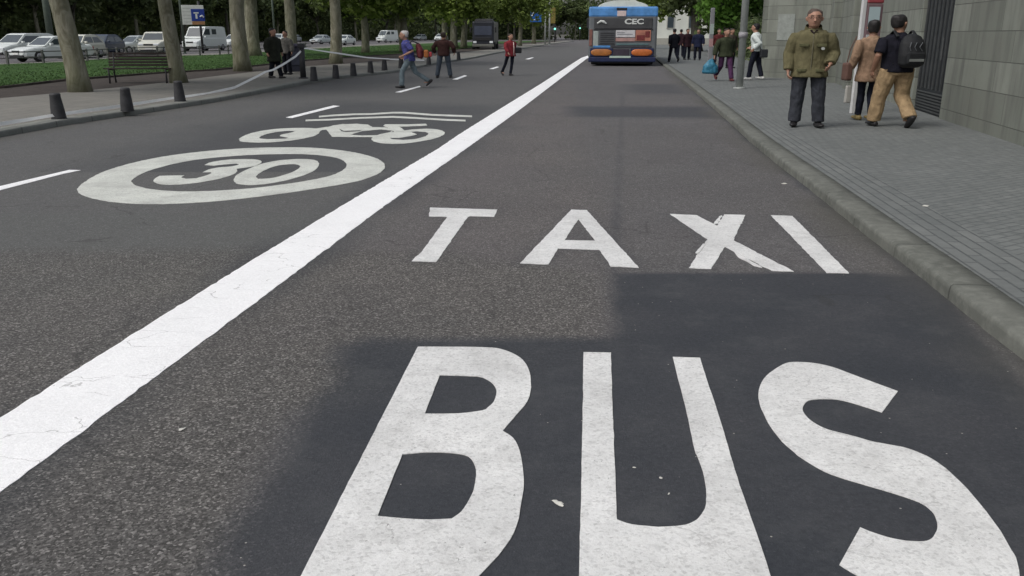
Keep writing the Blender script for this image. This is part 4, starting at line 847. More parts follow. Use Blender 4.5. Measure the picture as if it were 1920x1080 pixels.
for k, l, hh in (('tl1', 'traffic light showing green, close to the left side of the bus', 3.2), ('tl2', 'traffic light showing green between the blue sign and the bus', 2.7)):
    x, y = A[k]; e = pole('traffic_light', x, y, .09, hh, l, cat='traffic light', m=M_IRON, z=0); e['group'] = 'far traffic lights'
    bm = bmesh.new(); box(bm, -.22, .22, -.2, .1, hh-.5, hh+.6, .04); hd = link('signal_head', bm, M_BLACKP, e)
    bm = bmesh.new(); loft(bm, [(0, -.24, hh-.2), (0, -.2, hh-.2)], [.2, .2], 14); link('green_lamp', bm, M_GL, hd)
# bus stop totem
x, y = A['totem']; e = empty('bus_stop_totem', (x, y, .1), R(6), label='red and white bus stop totem with timetable poster behind the couple', cat='bus stop')
RD = simple("totem_red", (.30, .06, .07), .4, .15); 
bm = bmesh.new(); box(bm, -.035, .045, -.04, .04, 0, 3.0, .012); link('white_post', bm, simple("totem_white", (.58, .58, .58), .5, .06), e)
bm = bmesh.new(); box(bm, .05, .36, -.05, .03, 1.0, 1.99, .02); fr = link('panel_frame', bm, simple('totem_mauve', (.17, .11, .12), .5, .15), e)
bm = bmesh.new(); box(bm, .05, .36, -.055, .035, 1.995, 2.9, .02); link('red_header', bm, RD, e)
bm = bmesh.new(); box(bm, .09, .30, -.062, -.052, 1.52, 1.93); link('timetable_poster', bm, simple("poster_pale", (.42, .52, .54), .3, .06), fr)
bm = bmesh.new(); box(bm, .08, .29, -.062, -.052, 1.06, 1.44); link('lower_notice', bm, simple("poster_white", (.50, .51, .50), .4, .08), fr)
x, y = A['totem2']; e = empty('stop_flag_post', (x, y, .1), 0, label='grey bus stop post with white notice above the crowd', cat='bus stop')
bm = bmesh.new(); box(bm, -.10, .10, -.04, .04, 0, 2.6, .03); link('grey_post', bm, simple("totem_grey", (.22, .22, .23), .5, .1), e)
bm = bmesh.new(); box(bm, -.09, .09, -.05, -.041, 1.45, 1.9); link('white_notice', bm, simple("poster_green_white", (.36, .42, .39), .4, .1), e)
bm = bmesh.new(); box(bm, -.09, .09, -.05, -.041, .9, 1.25); link('pink_notice', bm, simple("poster_pink", (.42, .25, .25), .4, .1), e)
# bench
x, y = A['bench']; e = empty('park_bench', (x, y, .1), R(4), label='brown slatted park bench on the soil strip between the first two trees', cat='bench')
WD = simple("brown_slats", (.034, .024, .021), .7, .3, 3., bump=.4)
bm = bmesh.new()
for k in range(5): box(bm, -1.0, 1.0, -.12+k*.09, -.05+k*.09, .42, .455, .006)
link('seat', bm, WD, e)
bm = bmesh.new()
for k in range(5): box(bm, -1.0, 1.0, .36+k*.025, .395+k*.025, .50+k*.085, .565+k*.085, .006)
link('backrest', bm, WD, e)
for s in (-.85, .85):
    bm = bmesh.new(); loft(bm, [(s, -.1, 0), (s, -.08, .25), (s, -.1, .42)], [.03, .025, .03], 8); loft(bm, [(s, .4, 0), (s, .34, .3), (s, .37, .5), (s, .48, .92)], [.03, .025, .025, .02], 8); loft(bm, [(s, -.1, .41), (s, .36, .41)], [.02, .02], 8); link('leg', bm, M_IRON, e, True)
# litter bin and its post
x, y = A['post']; e = pole('bin_post', x, y, .10, 1.12, 'short dark square post holding the white tape beside the litter bin', m=M_IRON, cat='post')
bm = bmesh.new(); box(bm, -.11, .11, -.11, .11, 1.0, 1.14, .02); link('cap', bm, M_IRON, e)
x, y = A['bin']; e = empty('litter_bin', (x, y, .1), R(8), label='large dark blue litter container left of the tape post', cat='litter bin')
NB = simple("bin_navy", (.018, .020, .034), .6, .3, 3., bump=.3)
bm = bmesh.new(); box(bm, -.38, .38, -.3, .3, .06, .98, .04, taper=1.06); link('container', bm, NB, e)
bm = bmesh.new(); box(bm, -.43, .43, -.35, .35, .98, 1.1, .04, taper=.92); link('lid', bm, simple("bin_lid", (.03, .028, .05), .5, .2), e)
bm = bmesh.new(); box(bm, -.3, .3, -.325, -.30, .3, .8, .02); link('front_panel', bm, simple("bin_panel", (.03, .035, .055), .6, .3), e)
for s in (-.3, .3):
    bm = bmesh.new(); loft(bm, [(s-.03, -.2, .05), (s+.03, -.2, .05)], [.05, .05], 12, side=(0, 1, 0)); link('caster', bm, M_TYRE, e)
# low railing behind the lawn
e = empty('low_railing', (0, 0, 0), label='low pale post and rail fence along the back of the lawn', cat='fence')
RP = simple("railing_grey", (.11, .11, .105), .6, .2)
pts = off(mono(W['lawnB']), .5); pts = [p for p in pts if 30 < p[1] < 100]
acc = []; 
for a, b in zip(pts, pts[1:]):
    n = int(math.dist(a, b)/1.6)
    for k in range(n): acc.append((a[0]+(b[0]-a[0])*k/n, a[1]+(b[1]-a[1])*k/n))
for hz in (.35, .62):
    bm = bmesh.new(); loft(bm, [(p[0], p[1], .1+hz) for p in pts], [.03]*len(pts), 6); link('rail', bm, RP, e)
for p in acc[:60]:
    bm = bmesh.new(); box(bm, p[0]-.05, p[0]+.05, p[1]-.05, p[1]+.05, .1, .8, .01); link('railing_post', bm, RP, e)
# pale building beyond the bus, right side
e = empty('pale_building', (17.5, 128, .1), R(-6), label='tall pale cream building beyond the bus on the right', cat='building')
bm = bmesh.new(); box(bm, 0, 11, 0, 30, 0, 22, .05); link('wall', bm, simple("pale_render", (.62, .63, .57), .9, .12, .4), e)
for k in range(5):
    for j in range(3):
        bm = bmesh.new(); box(bm, 1.6+j*3.0, 2.7+j*3.0, -.12, -.003, 2.2+k*3.6, 4.2+k*3.6, .03); fw = link('window', bm, simple("window_frame", (.40, .40, .36), .7, .1), e)
        bm = bmesh.new(); box(bm, 1.72+j*3.0, 2.58+j*3.0, -.135, -.122, 2.32+k*3.6, 4.08+k*3.6); link('pane', bm, M_GLASS, fw)
bm = bmesh.new(); box(bm, -.1, 11.1, -.2, -.003, 0, .9, .02); link('plinth', bm, simple("plinth_stone", (.35, .34, .30), .9, .1), e)
bm = bmesh.new(); box(bm, -.15, 11.15, -.3, 30, 22, 22.5, .05); link('cornice', bm, simple("pale_render", (.6, .6, .55)), e)
# ------------------------------------------------------------ litter
M_SCR = simple("paper_scrap", (.62, .61, .56), .8, .1)
SL = [('scrap1', .013, 'crumpled white paper scrap between the letters B and U'), ('scrap2', .005, 'tiny white scrap inside the letter U, middle one'), ('scrap3', .004, 'tiny white scrap inside the letter U, highest one'),
      ('scrap4', .009, 'small white scrap below the white line at the left'), ('scrap5', .022, 'small white scrap on the lane beyond the letter I'), ('scrap6', .0045, 'tiny white scrap inside the letter U, lowest one'), ('scrap7', .022, 'small white scrap on the right pavement near the kerb')]
for k, s, l in SL:
    x, y = A[k]; rd = random.Random(k); bm = bmesh.new()
    bmesh.ops.create_icosphere(bm, subdivisions=2, radius=s)
    for v in bm.verts: v.co = Vector((v.co.x*1.5, v.co.y*.9, abs(v.co.z)*.25))*(1+1.3*noise.noise(v.co*110+Vector((s*999, 0, 0))))
    o = link('paper_scrap', bm, M_SCR, label=l, cat='litter', group='white scraps on the ground'); o.location = (x, y, .003 if k != 'scrap7' else .103); o.rotation_euler = (0, 0, rd.random()*3)
# ------------------------------------------------------------ people
SKIN = simple("skin", (.36, .20, .14), .55, .12, 8.); SKIN2 = simple("tanned_skin", (.26, .14, .09), .55, .12, 8.)
HAIRB = simple("black_hair", (.014, .012, .012), .6, .3, 20.); HAIRG = simple("greying_hair", (.085, .06, .048), .7, .3, 20.); HAIRN = simple("brown_hair", (.03, .02, .013), .6, .3, 20.)
SHB = simple("black_shoe_leather", (.018, .017, .018), .45, .2)
def bake(o, vox, smooth=4, wr=0.0):
    md = o.modifiers.new('r', 'REMESH'); md.mode = 'VOXEL'; md.voxel_size = vox
    ms = o.modifiers.new('s', 'SMOOTH'); ms.iterations = smooth; ms.factor = .5
    dg = bpy.context.evaluated_depsgraph_get(); me = bpy.data.meshes.new_from_object(o.evaluated_get(dg))
    o.modifiers.clear(); mats = list(o.data.materials); o.data = me; me.materials.clear()
    for m in mats: me.materials.append(m)
    for p in me.polygons: p.use_smooth = True
    if wr:
        for v in me.vertices:
            n = v.normal; q = v.co
            v.co = q+n*wr*(noise.noise((q.x*9, q.y*9, q.z*5))+.6*noise.noise((q.x*20+5, q.y*20, q.z*13)))
    return o
def rz3(p, a): c, s = math.cos(a), math.sin(a); return (p[0]*c-p[1]*s, p[0]*s+p[1]*c, p[2])
BASE = dict(hipL=(.10, 0, .92), kneeL=(.11, -.02, .50), ankL=(.115, .01, .09), hipR=(-.10, 0, .92), kneeR=(-.11, -.02, .50), ankR=(-.115, .01, .09),
            shL=(.185, 0, 1.395), elL=(.25, .03, 1.15), wrL=(.27, -.03, .90), shR=(-.185, 0, 1.395), elR=(-.25, .03, 1.15), wrR=(-.27, -.03, .90), toeL=(0, -1), toeR=(0, -1), yaw=0, bend=0)
WALK = dict(kneeL=(.09, -.16, .52), ankL=(.09, -.27, .10), kneeR=(-.09, .06, .50), ankR=(-.09, .36, .20), elL=(.24, .12, 1.17), wrL=(.25, .10, .94), elR=(-.24, -.06, 1.16), wrR=(-.25, -.22, .98))
def person(key, label, h, rz, pose, top, legs, hair, skin=SKIN, hem=.92, sleeve='long', legw=1., topw=1., vox=.02, k=1.3, head=1., hairlen=0., shoes=SHB, z=.1, extra=None, face=False, skirt=None, dx=0, dy=0, group=None):
    J = dict(BASE); J.update(pose); x, y = A[key]; s = h/1.75
    r = empty('person', (x+dx, y+dy, z), rz, label=label, cat='person', group=group)
    b = J['bend']
    def up(p): return (p[0], p[1]-b*max(0, p[2]-.92), p[2])
    for q in ('shL', 'shR'): J[q] = up(J[q])
    def fin(bm):
        for v in bm.verts: v.co = Vector((v.co.x*k*s, v.co.y*k*s, v.co.z*s))
        return bm
    sp = [up(p) for p in ((0, 0, .88), (0, 0, .98), (0, 0, 1.1), (0, 0, 1.26), (0, 0, 1.38), (0, 0, 1.46), (0, -.005, 1.50), (0, -.01, 1.57))]
    hc = Vector(up((0, -.015, 1.635))); yaw = J['yaw']
    hp = lambda p: tuple(hc+Vector(rz3((p[0]*head, p[1]*head, p[2]*head), yaw)))
    # body (skin)
    bm = bmesh.new()
    loft(bm, sp, [(.13, .09), (.13, .09), (.125, .085), (.15, .10), (.135, .09), (.07, .06), (.058, .058), (.056, .056)], 14)
    loft(bm, [hp((0, -.005, -.115)), hp((0, -.012, -.09)), hp((0, -.01, -.05)), hp((0, 0, 0)), hp((0, .005, .05)), hp((0, .005, .09)), hp((0, .005, .113))],
         [(.030*head, .035*head), (.052*head, .062*head), (.064*head, .080*head), (.073*head, .092*head), (.073*head, .094*head), (.055*head, .072*head), (.02*head, .03*head)], 16, side=rz3((1, 0, 0), yaw))
    loft(bm, [hp((0, -.075, .03)), hp((0, -.095, -.005)), hp((0, -.108, -.025)), hp((0, -.085, -.035))], [.009, .012, .017, .010], 8)
    for e_ in (-1, 1): loft(bm, [hp((e_*.074, .005, .02)), hp((e_*.084, .012, .01)), hp((e_*.078, .008, -.03))], [(.008, .018), (.010, .024), (.006, .012)], 8, side=(1, 0, 0))
    for S in 'LR':
        sh, el, wr = (Vector(J[q+S]) for q in ('sh', 'el', 'wr')); sg = 1 if S == 'L' else -1
        loft(bm, [sh*.6+Vector(sp[3])*.4, sh, sh.lerp(el, .5), el, el.lerp(wr, .4), wr], [.045, .045, .044, .040, .039, .028], 10)
        d = (wr-el).normalized(); inn = Vector((-sg, 0, 0)); inn = (inn-d*inn.dot(d)).normalized(); ac = d.cross(inn).normalized()*sg
        pm = wr+d*.075; loft(bm, [wr-d*.01, wr+d*.035, pm], [(.018, .026), (.015, .038), (.013, .036)], 10, side=inn)
        for f in range(4):
            o = ac*(.030-.020*f); L = (.062, .072, .067, .052)[f]; p0 = pm+o-d*.01; p1 = p0+d*L*.5+inn*.010; p2 = p1+d*L*.33+inn*.020; p3 = p2+d*L*.12+inn*.022
            loft(bm, [p0, p1, p2, p3], [.0098, .0092, .0085, .007], 7)
        t0 = wr+d*.025+ac*.03; loft(bm, [t0, t0+ac*.022+d*.025+inn*.008, t0+ac*.026+d*.055+inn*.018], [.013, .011, .008], 7)
        hpv, kn, an = (Vector(J[q+S]) for q in ('hip', 'knee', 'ank'))
        loft(bm, [hpv+Vector((0, 0, .03)), hpv.lerp(kn, .5), kn, kn.lerp(an, .35), an, an-Vector((0, 0, .03))], [q_*min(1, legw)*.82 for q_ in (.075, .065, .055, .050, .036, .036)], 10)
        td = Vector((*J['toe'+S], 0)).normalized()
        loft(bm, [an+Vector((0, 0, -.02))-td*.03, an-Vector((0, 0, .05))+td*.06, an-Vector((0, 0, .06))+td*.13], [(.03, .03), (.034, .022), (.028, .012)], 8)
    bake(link('body', fin(bm), skin, r), vox*.55 if face else vox*.8, 2)
    if face:
        for e_ in (-1, 1):
            bm = bmesh.new(); ell(bm, hp((e_*.030, -.077, .014)), (.013*head, .006, .008*head), 10, 6); link('eye', fin(bm), simple("eye_dark", (.03, .02, .018), .3, .1), r, True)
            bm = bmesh.new(); loft(bm, [hp((e_*.014, -.086, .036)), hp((e_*.032, -.086, .041)), hp((e_*.05, -.074, .034))], [.004, .005, .003], 6); link('eyebrow', fin(bm), HAIRG, r, True)
        bm = bmesh.new(); loft(bm, [hp((-.026, -.073, -.062)), hp((0, -.082, -.060)), hp((.026, -.073, -.062))], [.003, .0065, .003], 6); link('mouth', fin(bm), simple("lips", (.24, .09, .07), .5, .1), r, True)
        bm = bmesh.new()
        for e_ in (-1, 1):
            pts = [hp((e_*.032+.022*math.cos(a), -.094+.006*abs(math.cos(a)), .012+.016*math.sin(a))) for a in [q*math.pi/6 for q in range(13)]]
            loft(bm, pts, [.0022]*13, 5, caps=False); loft(bm, [hp((e_*.053, -.09, .016)), hp((e_*.078, -.02, .018))], [.0022, .0022], 5)
        loft(bm, [hp((-.012, -.098, .014)), hp((.012, -.098, .014))], [.002, .002], 5)
        link('glasses', fin(bm), simple("glasses_frame", (.05, .025, .02), .4, .1), r, True)
    # hair
    if hair:
        bm = bmesh.new(); hk = head
        loft(bm, [hp((0, .045, -.06-hairlen)), hp((0, .038, -.02)), hp((0, .032, .03)), hp((0, .022, .062)), hp((0, .012, .095)), hp((0, .008, .118)), hp((0, .008, .130))],
             [(.055*hk, .045*hk), (.074*hk, .066*hk), (.080*hk, .080*hk), (.079*hk, .092*hk), (.070*hk, .088*hk), (.048*hk, .062*hk), (.015*hk, .025*hk)], 14, side=rz3((1, 0, 0), yaw))
        bake(link('hair', fin(bm), hair, r), vox*.7, 2, .012)
    # upper garment
    bm = bmesh.new(); w = topw; hz = hem; fl = 1.1 if hem < .85 else 1.0
    tp_ = [up((0, 0, hz)), up((0, 0, hz+.02)), up((0, 0, (hz+1.15)/2)), up((0, 0, 1.15)), up((0, 0, 1.3)), up((0, .0, 1.41)), up((0, 0, 1.465)), up((0, -.003, 1.50))]
    loft(bm, tp_, [(.178*w*fl, .14*w*fl), (.18*w*fl, .142*w*fl), (.172*w, .132*w), (.168*w, .128*w), (.182*w, .135*w), (.175*w, .115*w), (.10, .085), (.07, .068)], 18)
    for S in 'LR':
        sh, el, wr = (Vector(J[q+S]) for q in ('sh', 'el', 'wr')); ww = .85+.15*w
        if sleeve == 'long': sg = 1 if S == 'L' else -1; P_ = [Vector(up((sg*.05, 0, 1.40))), Vector(up((sg*.13, 0, 1.405))), sh.lerp(el, .06), sh.lerp(el, .3), sh.lerp(el, .65), el, el.lerp(wr, .5), el.lerp(wr, .93)]; Q_ = [.06, .072, .074*ww, .076*w, .070*w, .067*w, .062*w, .055*w]
        else: sg = 1 if S == 'L' else -1; P_ = [Vector(up((sg*.05, 0, 1.40))), Vector(up((sg*.13, 0, 1.405))), sh.lerp(el, .06), sh.lerp(el, .45), sh.lerp(el, .85)]; Q_ = [.06, .070, .072*ww, .074*ww, .074*ww]
        loft(bm, P_, Q_, 12)
    nm = {'long': 'jacket', 'short': 'shirt', 'coat': 'coat'}[sleeve]
    bake(link('jacket' if sleeve == 'long' else 'shirt', fin(bm), top, r), vox*.8, 6, .009 if vox < .02 else .006)
    # trousers
    bm = bmesh.new(); w = legw
    loft(bm, [(0, 0, .84), (0, 0, .90), (0, 0, 1.0)], [(.13*w, .10*w), (.155*min(w, 1.1), .115*w), (.145, .105)], 14)
    for S in 'LR':
        a, kn, an = (Vector(J[q+S]) for q in ('hip', 'knee', 'ank'))
        loft(bm, [a+Vector((0, 0, .02)), a.lerp(kn, .4), kn, kn.lerp(an, .5), an+(kn-an).normalized()*.0], [.092*w, .086*w, .072*w, .068*w, .068*w], 12)
    bake(link('trousers', fin(bm), legs, r), vox*.8, 3, .012 if vox < .02 else .006)
    for S in 'LR':
        an = Vector(J['ank'+S]); kn = Vector(J['knee'+S]); td = Vector((*J['toe'+S], 0)).normalized(); dn = Vector((0, 0, -1))
        if an.z > .14: d = (an-kn).normalized(); td = (td*.55+dn*.75).normalized(); dn = (d+td*-.2).normalized()
        lift = an.z-.09
        bm = bmesh.new(); c = an+dn*.045
        loft(bm, [c-td*.085, c-td*.06, c, c+td*.08, c+td*.15, c+td*.175], [(.025, .03), (.038, .042), (.042, .046), (.046, .034), (.038, .025), (.015, .012)], 12)
        loft(bm, [an+Vector((0, 0, .02)), an+dn*.03], [.045, .045], 10)
        bake(link('shoe', fin(bm), shoes, r), vox*.6, 1)
    return r, s, k, fin, up
def at_person(r, p):   # world point of a local point
    c, s = math.cos(r.rotation_euler.z), math.sin(r.rotation_euler.z)
    return (r.location.x+p[0]*c-p[1]*s, r.location.y+p[0]*s+p[1]*c, r.location.z+p[2])
OL = cloth("olive_jacket", (.122, .110, .060), .16); DJ = cloth("dark_denim", (.040, .043, .052)); NAVY = cloth("navy_tshirt", (.011, .011, .017)); KH = cloth("khaki_cotton", (.33, .235, .135), .22)
BE = cloth("beige_coat", (.25, .165, .11)); DN = cloth("navy_trousers", (.014, .016, .026)); WS = cloth("white_shirt", (.60, .65, .63), .1)
# olive jacket man, facing the camera
P_OL = dict(kneeL=(.125, -.03, .49), ankL=(.15, -.02, .09), kneeR=(-.115, 0, .49), ankR=(-.125, .02, .09), toeL=(.25, -1), toeR=(-.15, -1),
            elL=(.262, .03, 1.13), wrL=(.215, -.14, .97), elR=(-.25, .03, 1.12), wrR=(-.25, -.07, .86), yaw=.0)
r, s, k, fin, up = person('olive', 'broad man in an olive green jacket and dark jeans walking towards the camera', 1.80, R(-15), P_OL, OL, DJ, HAIRG, vox=.014, head=1.14, hem=.77, topw=1.12, legw=1.12, k=1.29, face=True)
for o in r.children:
    if o.name.startswith('jacket'): jk = o
bm = bmesh.new(); loft(bm, [(0, -.150, .79), (0, -.155, 1.0), (0, -.155, 1.2), (0, -.140, 1.38), (0, -.10, 1.46)], [.006]*5, 6); link('zip', fin(bm), simple("zip_brass", (.12, .11, .07), .5, .1), jk)
bm = bmesh.new()
loft(bm, [(0, .05, 1.44), (0, .02, 1.50), (0, .0, 1.535)], [(.11, .09), (.10, .085), (.092, .085)], 16, caps=False); link('collar', fin(bm), OL, jk, True)
for sx, zz in ((-.1, 1.27), (.1, 1.27), (-.105, .90), (.105, .90)):
    bm = bmesh.new(); box(bm, sx-.055, sx+.055, -.168 if zz > 1 else -.166, -.14, zz-.045, zz+.0, .006); link('pocket_flap', fin(bm), cloth("olive_flap", (.10, .098, .052)), jk)
bm = bmesh.new(); loft(bm, [(.115, -.172, 1.20), (.115, -.165, 1.20)], [.022, .022], 10, side=(1, 0, 0)); link('badge', fin(bm), simple("badge_grey", (.34, .35, .33)), jk)
bm = bmesh.new(); loft(bm, [(-.035, -.105, 1.47), (0, -.125, 1.42), (.035, -.105, 1.47)], [.014, .012, .014], 8); link('shirt_collar', fin(bm), cloth("dark_shirt", (.03, .02, .022)), r)
# beige coat woman, seen from behind
P_W = dict(kneeL=(.06, -.06, .50), ankL=(.05, -.10, .09), kneeR=(-.06, .0, .50), ankR=(-.05, .10, .11), elL=(.26, .03, 1.14), wrL=(.27, -.05, .92), elR=(-.25, .04, 1.14), wrR=(-.26, .02, .90), yaw=R(-25))
rb, *_x = person('beige', 'woman in a beige coat and navy trousers walking away beside the backpacker', 1.66, R(186), P_W, BE, DN, HAIRB, vox=.017, hem=.70, topw=1.06, legw=.78, k=1.22, head=1.08, hairlen=.02, shoes=simple("tan_shoe", (.20, .15, .06)), dx=.07)
p = at_person(rb, (.27*1.22, -.03, 0)); e = empty('carrier_bag', (p[0], p[1], .10), R(5), label='pale carrier bag hanging from the hand of the woman in beige', cat='bag')
bm = bmesh.new(); box(bm, -.055, .055, -.04, .04, .30, .60, .02, taper=.8); link('bag_body', bm, simple("bag_white", (.38, .37, .34), .6, .1), e)
bm = bmesh.new(); loft(bm, [(-.03, 0, .59), (-.015, 0, .70), (.015, 0, .70), (.03, 0, .59)], [.005]*4, 6); link('handle', bm, simple("bag_white", (.4, .4, .38)), e)
p = at_person(rb, (.285*1.22, 0, 0)); e = empty('shoulder_bag', (p[0]-.02, p[1]+.06, .10), R(5), label='brown shoulder bag at the left side of the woman in beige', cat='bag')
bm = bmesh.new(); box(bm, -.07, .05, -.10, .10, .68, .98, .03); link('bag_body', bm, simple("bag_brown", (.12, .065, .05), .6, .2), e)
bm = bmesh.new(); loft(bm, [(-.0, .06, .96), (.02, .03, 1.2), (.10, 0, 1.42)], [.010]*3, 6); link('strap', bm, simple("bag_brown", (.12, .065, .05)), e)
# khaki man with backpack, seen from behind, rear heel lifted
P_K = dict(kneeL=(.14, -.08, .50), ankL=(.16, -.12, .09), kneeR=(-.12, -.03, .50), ankR=(-.14, .20, .17), elL=(.27, .03, 1.14), wrL=(.27, -.07, .90), elR=(-.26, -.05, 1.16), wrR=(-.20, -.22, 1.06), yaw=R(-62), bend=.07)
rk, s, k, fin, up = person('khaki', 'man in a black t-shirt and khaki trousers walking away, rear heel lifted', 1.72, R(184), P_K, NAVY, KH, HAIRB, skin=SKIN2, vox=.015, hem=.88, sleeve='short', topw=1.14, legw=1.28, k=1.32, head=1.1)
e = empty('backpack', rk.location, R(184), label='black backpack on the back of the man in khaki trousers', cat='backpack')
BP = simple("backpack_black", (.010, .011, .013), .7, .3, 8., bump=.4)
def fk(bm): return fin(bm)
bm = bmesh.new(); loft(bm, [(-.05, .20, .98), (-.05, .215, 1.02), (-.05, .225, 1.15), (-.05, .205, 1.32), (-.05, .17, 1.43), (-.05, .14, 1.47)], [(.12, .07), (.16, .10), (.165, .11), (.155, .10), (.11, .07), (.04, .03)], 16); bake(link('main_pack', fin(bm), BP, e), .014, 2, .006)
bm = bmesh.new(); box(bm, -.16, .06, .28, .345, 1.02, 1.20, .025); fp = link('front_pocket', fin(bm), BP, e)
bm = bmesh.new(); box(bm, -.14, .04, .346, .352, 1.06, 1.10, .002); link('pale_label', fin(bm), simple("label_grey", (.17, .18, .17)), fp)
for q in range(3):
    bm = bmesh.new(); loft(bm, [(-.12+q*.07, .318, 1.22), (-.08+q*.06, .322, 1.28), (-.12+q*.07, .305, 1.35)], [.004]*3, 5); link('cord', fin(bm), simple("cord_grey", (.13, .14, .15)), e)
for sx in (-.13, .10):
    bm = bmesh.new(); loft(bm, [(sx, .13, 1.44), (sx, .02, 1.53), (sx, -.12, 1.42), (sx, -.17, 1.25), (sx, -.05, 1.06), (sx, .12, 1.02)], [(.022, .006)]*6, 6); link('strap', fin(bm), BP, e)
# man in white shirt by the pole
P_WH = dict(kneeL=(.08, -.10, .51), ankL=(.08, -.14, .09), kneeR=(-.08, .05, .50), ankR=(-.08, .14, .12)); P_WH.update(elL=(.20, .14, 1.16), wrL=(.2, -.02, .98), elR=(-.22, -.05, 1.16), wrR=(-.18, -.22, 1.05), bend=.10)
rw, *_x = person('white', 'man in a white shirt and dark trousers standing by the pole near the wall', 1.76, R(235), P_WH, WS, DN, HAIRB, vox=.024, hem=.90, topw=1.05, legw=.95, k=1.25, head=1.05, shoes=simple("white_trainers", (.6, .6, .58)))
p = at_person(rw, (.2, .15, 0)); e = empty('waist_bag', (p[0]+.15, p[1], .1), 0, label='small dark bag at the hip of the man in the white shirt', cat='bag')
bm = bmesh.new(); box(bm, -.12, .12, -.08, .08, .72, .98, .03); link('bag_body', bm, simple("bag_dark", (.02, .022, .026)), e)
bm = bmesh.new(); loft(bm, [(-.1, 0, .96), (-.2, 0, 1.2), (-.25, 0, 1.4)], [.012]*3, 6); link('strap', bm, simple("bag_dark", (.02, .02, .02)), e)
# purple trousers person with blue bag
rp, *_x = person('purple', 'person in purple trousers and a dark green top carrying a blue bag', 1.60, R(10), dict(WALK, elR=(-.28, .0, 1.15), wrR=(-.33, -.05, .86)), cloth("dark_green_top", (.035, .042, .024)), cloth("purple_trousers", (.072, .030, .075)), HAIRN, vox=.024, hem=.82, topw=1.12, legw=.95, k=1.3, head=1.05, shoes=simple("red_shoe", (.10, .02, .025)))
p = at_person(rp, (-.33*1.2, -.05, 0)); e = empty('blue_bag', (p[0]-.10, p[1], .1), 0, label='bright blue plastic bag carried low by the person in purple trousers', cat='bag')
BLU = simple("blue_plastic", (.03, .16, .25), .4, .25, 6., bump=.4)
bm = bmesh.new(); loft(bm, [(0, 0, .24), (0, 0, .28), (0, 0, .45), (0, 0, .60), (.05, 0, .70)], [(.22, .12), (.27, .15), (.24, .14), (.12, .08), (.02, .02)], 14); bake(link('bag_body', bm, BLU, e), .02, 2, .03)
bm = bmesh.new(); loft(bm, [(.0, 0, .64), (.06, 0, .78), (.12, 0, .66)], [.008]*3, 6); link('handle', bm, BLU, e)
# crowd on the right pavement
BK = cloth("black_coat", (.010, .011, .016)); BR = cloth("dark_plum_coat", (.03, .014, .018)); RDC = cloth("dull_red_top", (.09, .022, .022)); DB = cloth("dark_blue_coat", (.016, .02, .045)); GRC = cloth("grey_brown_coat", (.06, .05, .04))
GC = 'pedestrians waiting in the crowd beyond the bus stop post'
person('p1', 'person in black striding along the kerb, leftmost of the dark crowd', 1.72, R(190), WALK, BK, DN, HAIRB, vox=.035, hem=.75, k=1.25, group=GC)
person('p6', 'person in dark clothes farthest back in the crowd beside the bus', 1.75, R(170), {}, BR, DN, HAIRB, vox=.04, hem=.75, k=1.25, group=GC)
person('p2', 'person in a dark plum coat, second from the kerb in the crowd', 1.74, R(20), {}, BR, DN, HAIRN, vox=.035, hem=.72, k=1.25, group=GC)
person('p3', 'person in a dark blue coat just left of the grey bus stop post', 1.72, R(-20), {}, DB, DN, HAIRN, vox=.035, hem=.72, k=1.25, group=GC)
person('p4', 'person in a dull red top behind the blue bag', 1.70, R(0), {}, RDC, DN, HAIRN, vox=.035, hem=.85, k=1.25, group=GC)
person('p5', 'person in a grey brown coat between the purple trousers and the grey pole', 1.68, R(30), {}, GRC, BK, HAIRN, vox=.032, hem=.75, k=1.25, group=GC)
# left side pedestrians
P_BL = dict(kneeL=(.09, -.20, .53), ankL=(.09, -.22, .09), kneeR=(-.09, .13, .50), ankR=(-.09, .46, .22), elL=(.24, .08, 1.16), wrL=(.22, -.16, 1.02), elR=(-.24, .06, 1.16), wrR=(-.20, -.14, .98), bend=.16)
JN = cloth("light_jeans", (.14, .18, .20)); JN2 = cloth("blue_jeans", (.06, .075, .095))
rm, s, k, fin, up = person('blue', 'man in a blue polo shirt and light jeans striding left across the road', 1.62, R(-84), P_BL, cloth("blue_polo", (.07, .075, .235)), JN, simple("white_cap", (.48, .46, .44)), vox=.022, hem=.85, sleeve='short', topw=1.05, legw=.95, k=1.28, head=1.12, z=0)
p = at_person(rm, (0, .30, 0)); e = empty('red_backpack', (p[0]-.02, p[1], 0), R(-84), label='dark red and orange backpack behind the man in the blue polo', cat='backpack')
bm = bmesh.new(); loft(bm, [(0, .02, .86), (0, .03, .9), (0, .03, 1.08), (0, -.02, 1.25), (0, -.03, 1.3)], [(.14, .07), (.18, .10), (.18, .11), (.13, .08), (.05, .03)], 12); bake(link('main_pack', bm, simple("pack_dark_red", (.12, .02, .025), .7, .3), e), .02, 2, .01)
bm = bmesh.new(); box(bm, -.14, .14, .14, .28, .88, 1.10, .04); link('orange_pocket', bm, simple("pack_orange", (.36, .12, .03)), e)
bm = bmesh.new(); box(bm, -.10, .10, .29, .38, .90, 1.04, .03); link('red_pocket', bm, simple("pack_bright_red", (.42, .05, .06)), e)
bm = bmesh.new(); loft(bm, [(.10, .0, 1.28), (.12, -.20, 1.36), (.14, -.38, 1.2), (.13, -.3, .95), (.1, 0, .92)], [.02]*5, 6); link('strap', bm, simple("pack_strap", (.02, .02, .03)), e)
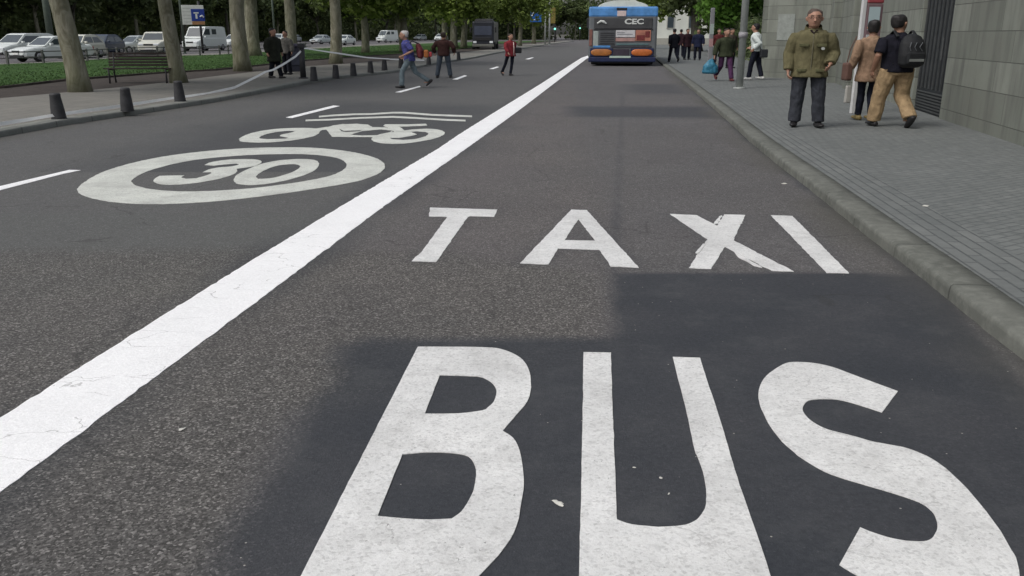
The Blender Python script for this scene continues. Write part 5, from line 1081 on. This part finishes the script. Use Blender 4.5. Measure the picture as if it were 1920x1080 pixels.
person('maroon', 'man in a dark maroon shirt and jeans walking up the road', 1.60, R(170), dict(kneeL=(.15, .02, .49), ankL=(.20, .03, .09), kneeR=(-.13, -.05, .49), ankR=(-.17, -.08, .09), elL=(.30, .02, 1.18), wrL=(.30, -.08, .97), elR=(-.30, .02, 1.18), wrR=(-.29, -.1, .98)), cloth("maroon_shirt", (.045, .022, .020)), JN2, HAIRN, vox=.024, hem=.86, k=1.38, topw=1.05, head=1.08, z=0)
rr, s, k, fin, up = person('red', 'person in a red jacket and dark trousers crossing the road', 1.55, R(35), dict(WALK, kneeL=(.05, -.02, .50), ankL=(.02, .02, .09), kneeR=(-.10, .16, .52), ankR=(-.12, .34, .16)), cloth("red_jacket", (.20, .028, .036)), DN, HAIRN, vox=.022, hem=.82, k=1.22, topw=1.1, legw=.8, head=1.08, z=0)
bm = bmesh.new(); loft(bm, [(.02, -.165, 1.42), (.03, -.172, 1.2), (.03, -.168, .86)], [.018, .02, .018], 8)
for o in rr.children:
    if o.name.startswith('jacket'): jr = o
link('pale_trim', fin(bm), simple("trim_pinkish_white", (.6, .46, .42)), jr, True)
p = at_person(rr, (.30, -.05, 0)); e = empty('black_handbag', (p[0], p[1], 0), R(20), label='black handbag under the arm of the person in red', cat='handbag')
bm = bmesh.new(); box(bm, -.16, .16, -.07, .07, .84, 1.06, .04); link('bag_body', bm, M_BLACKP, e)
bm = bmesh.new(); loft(bm, [(-.12, 0, 1.05), (-.1, 0, 1.3), (-.2, 0, 1.4)], [.012]*3, 6); link('strap', bm, simple("strap_tan", (.25, .18, .08)), e)
person('dark', 'woman with black hair in a long dark coat beside the litter bin', 1.62, R(60), dict(kneeL=(.08, -.05, .5), ankL=(.10, -.12, .09), kneeR=(-.07, .03, .5), ankR=(-.08, .1, .10)), cloth("charcoal_coat", (.022, .024, .018)), BK, HAIRB, vox=.026, hem=.60, k=1.32, topw=1.15, hairlen=.06, head=1.12)
person('sitter', 'person in a grey top with dark hair just behind the litter bin', 1.56, R(-30), {}, cloth("grey_top", (.12, .115, .105)), BK, HAIRB, vox=.03, hem=.85, k=1.25, hairlen=.04)
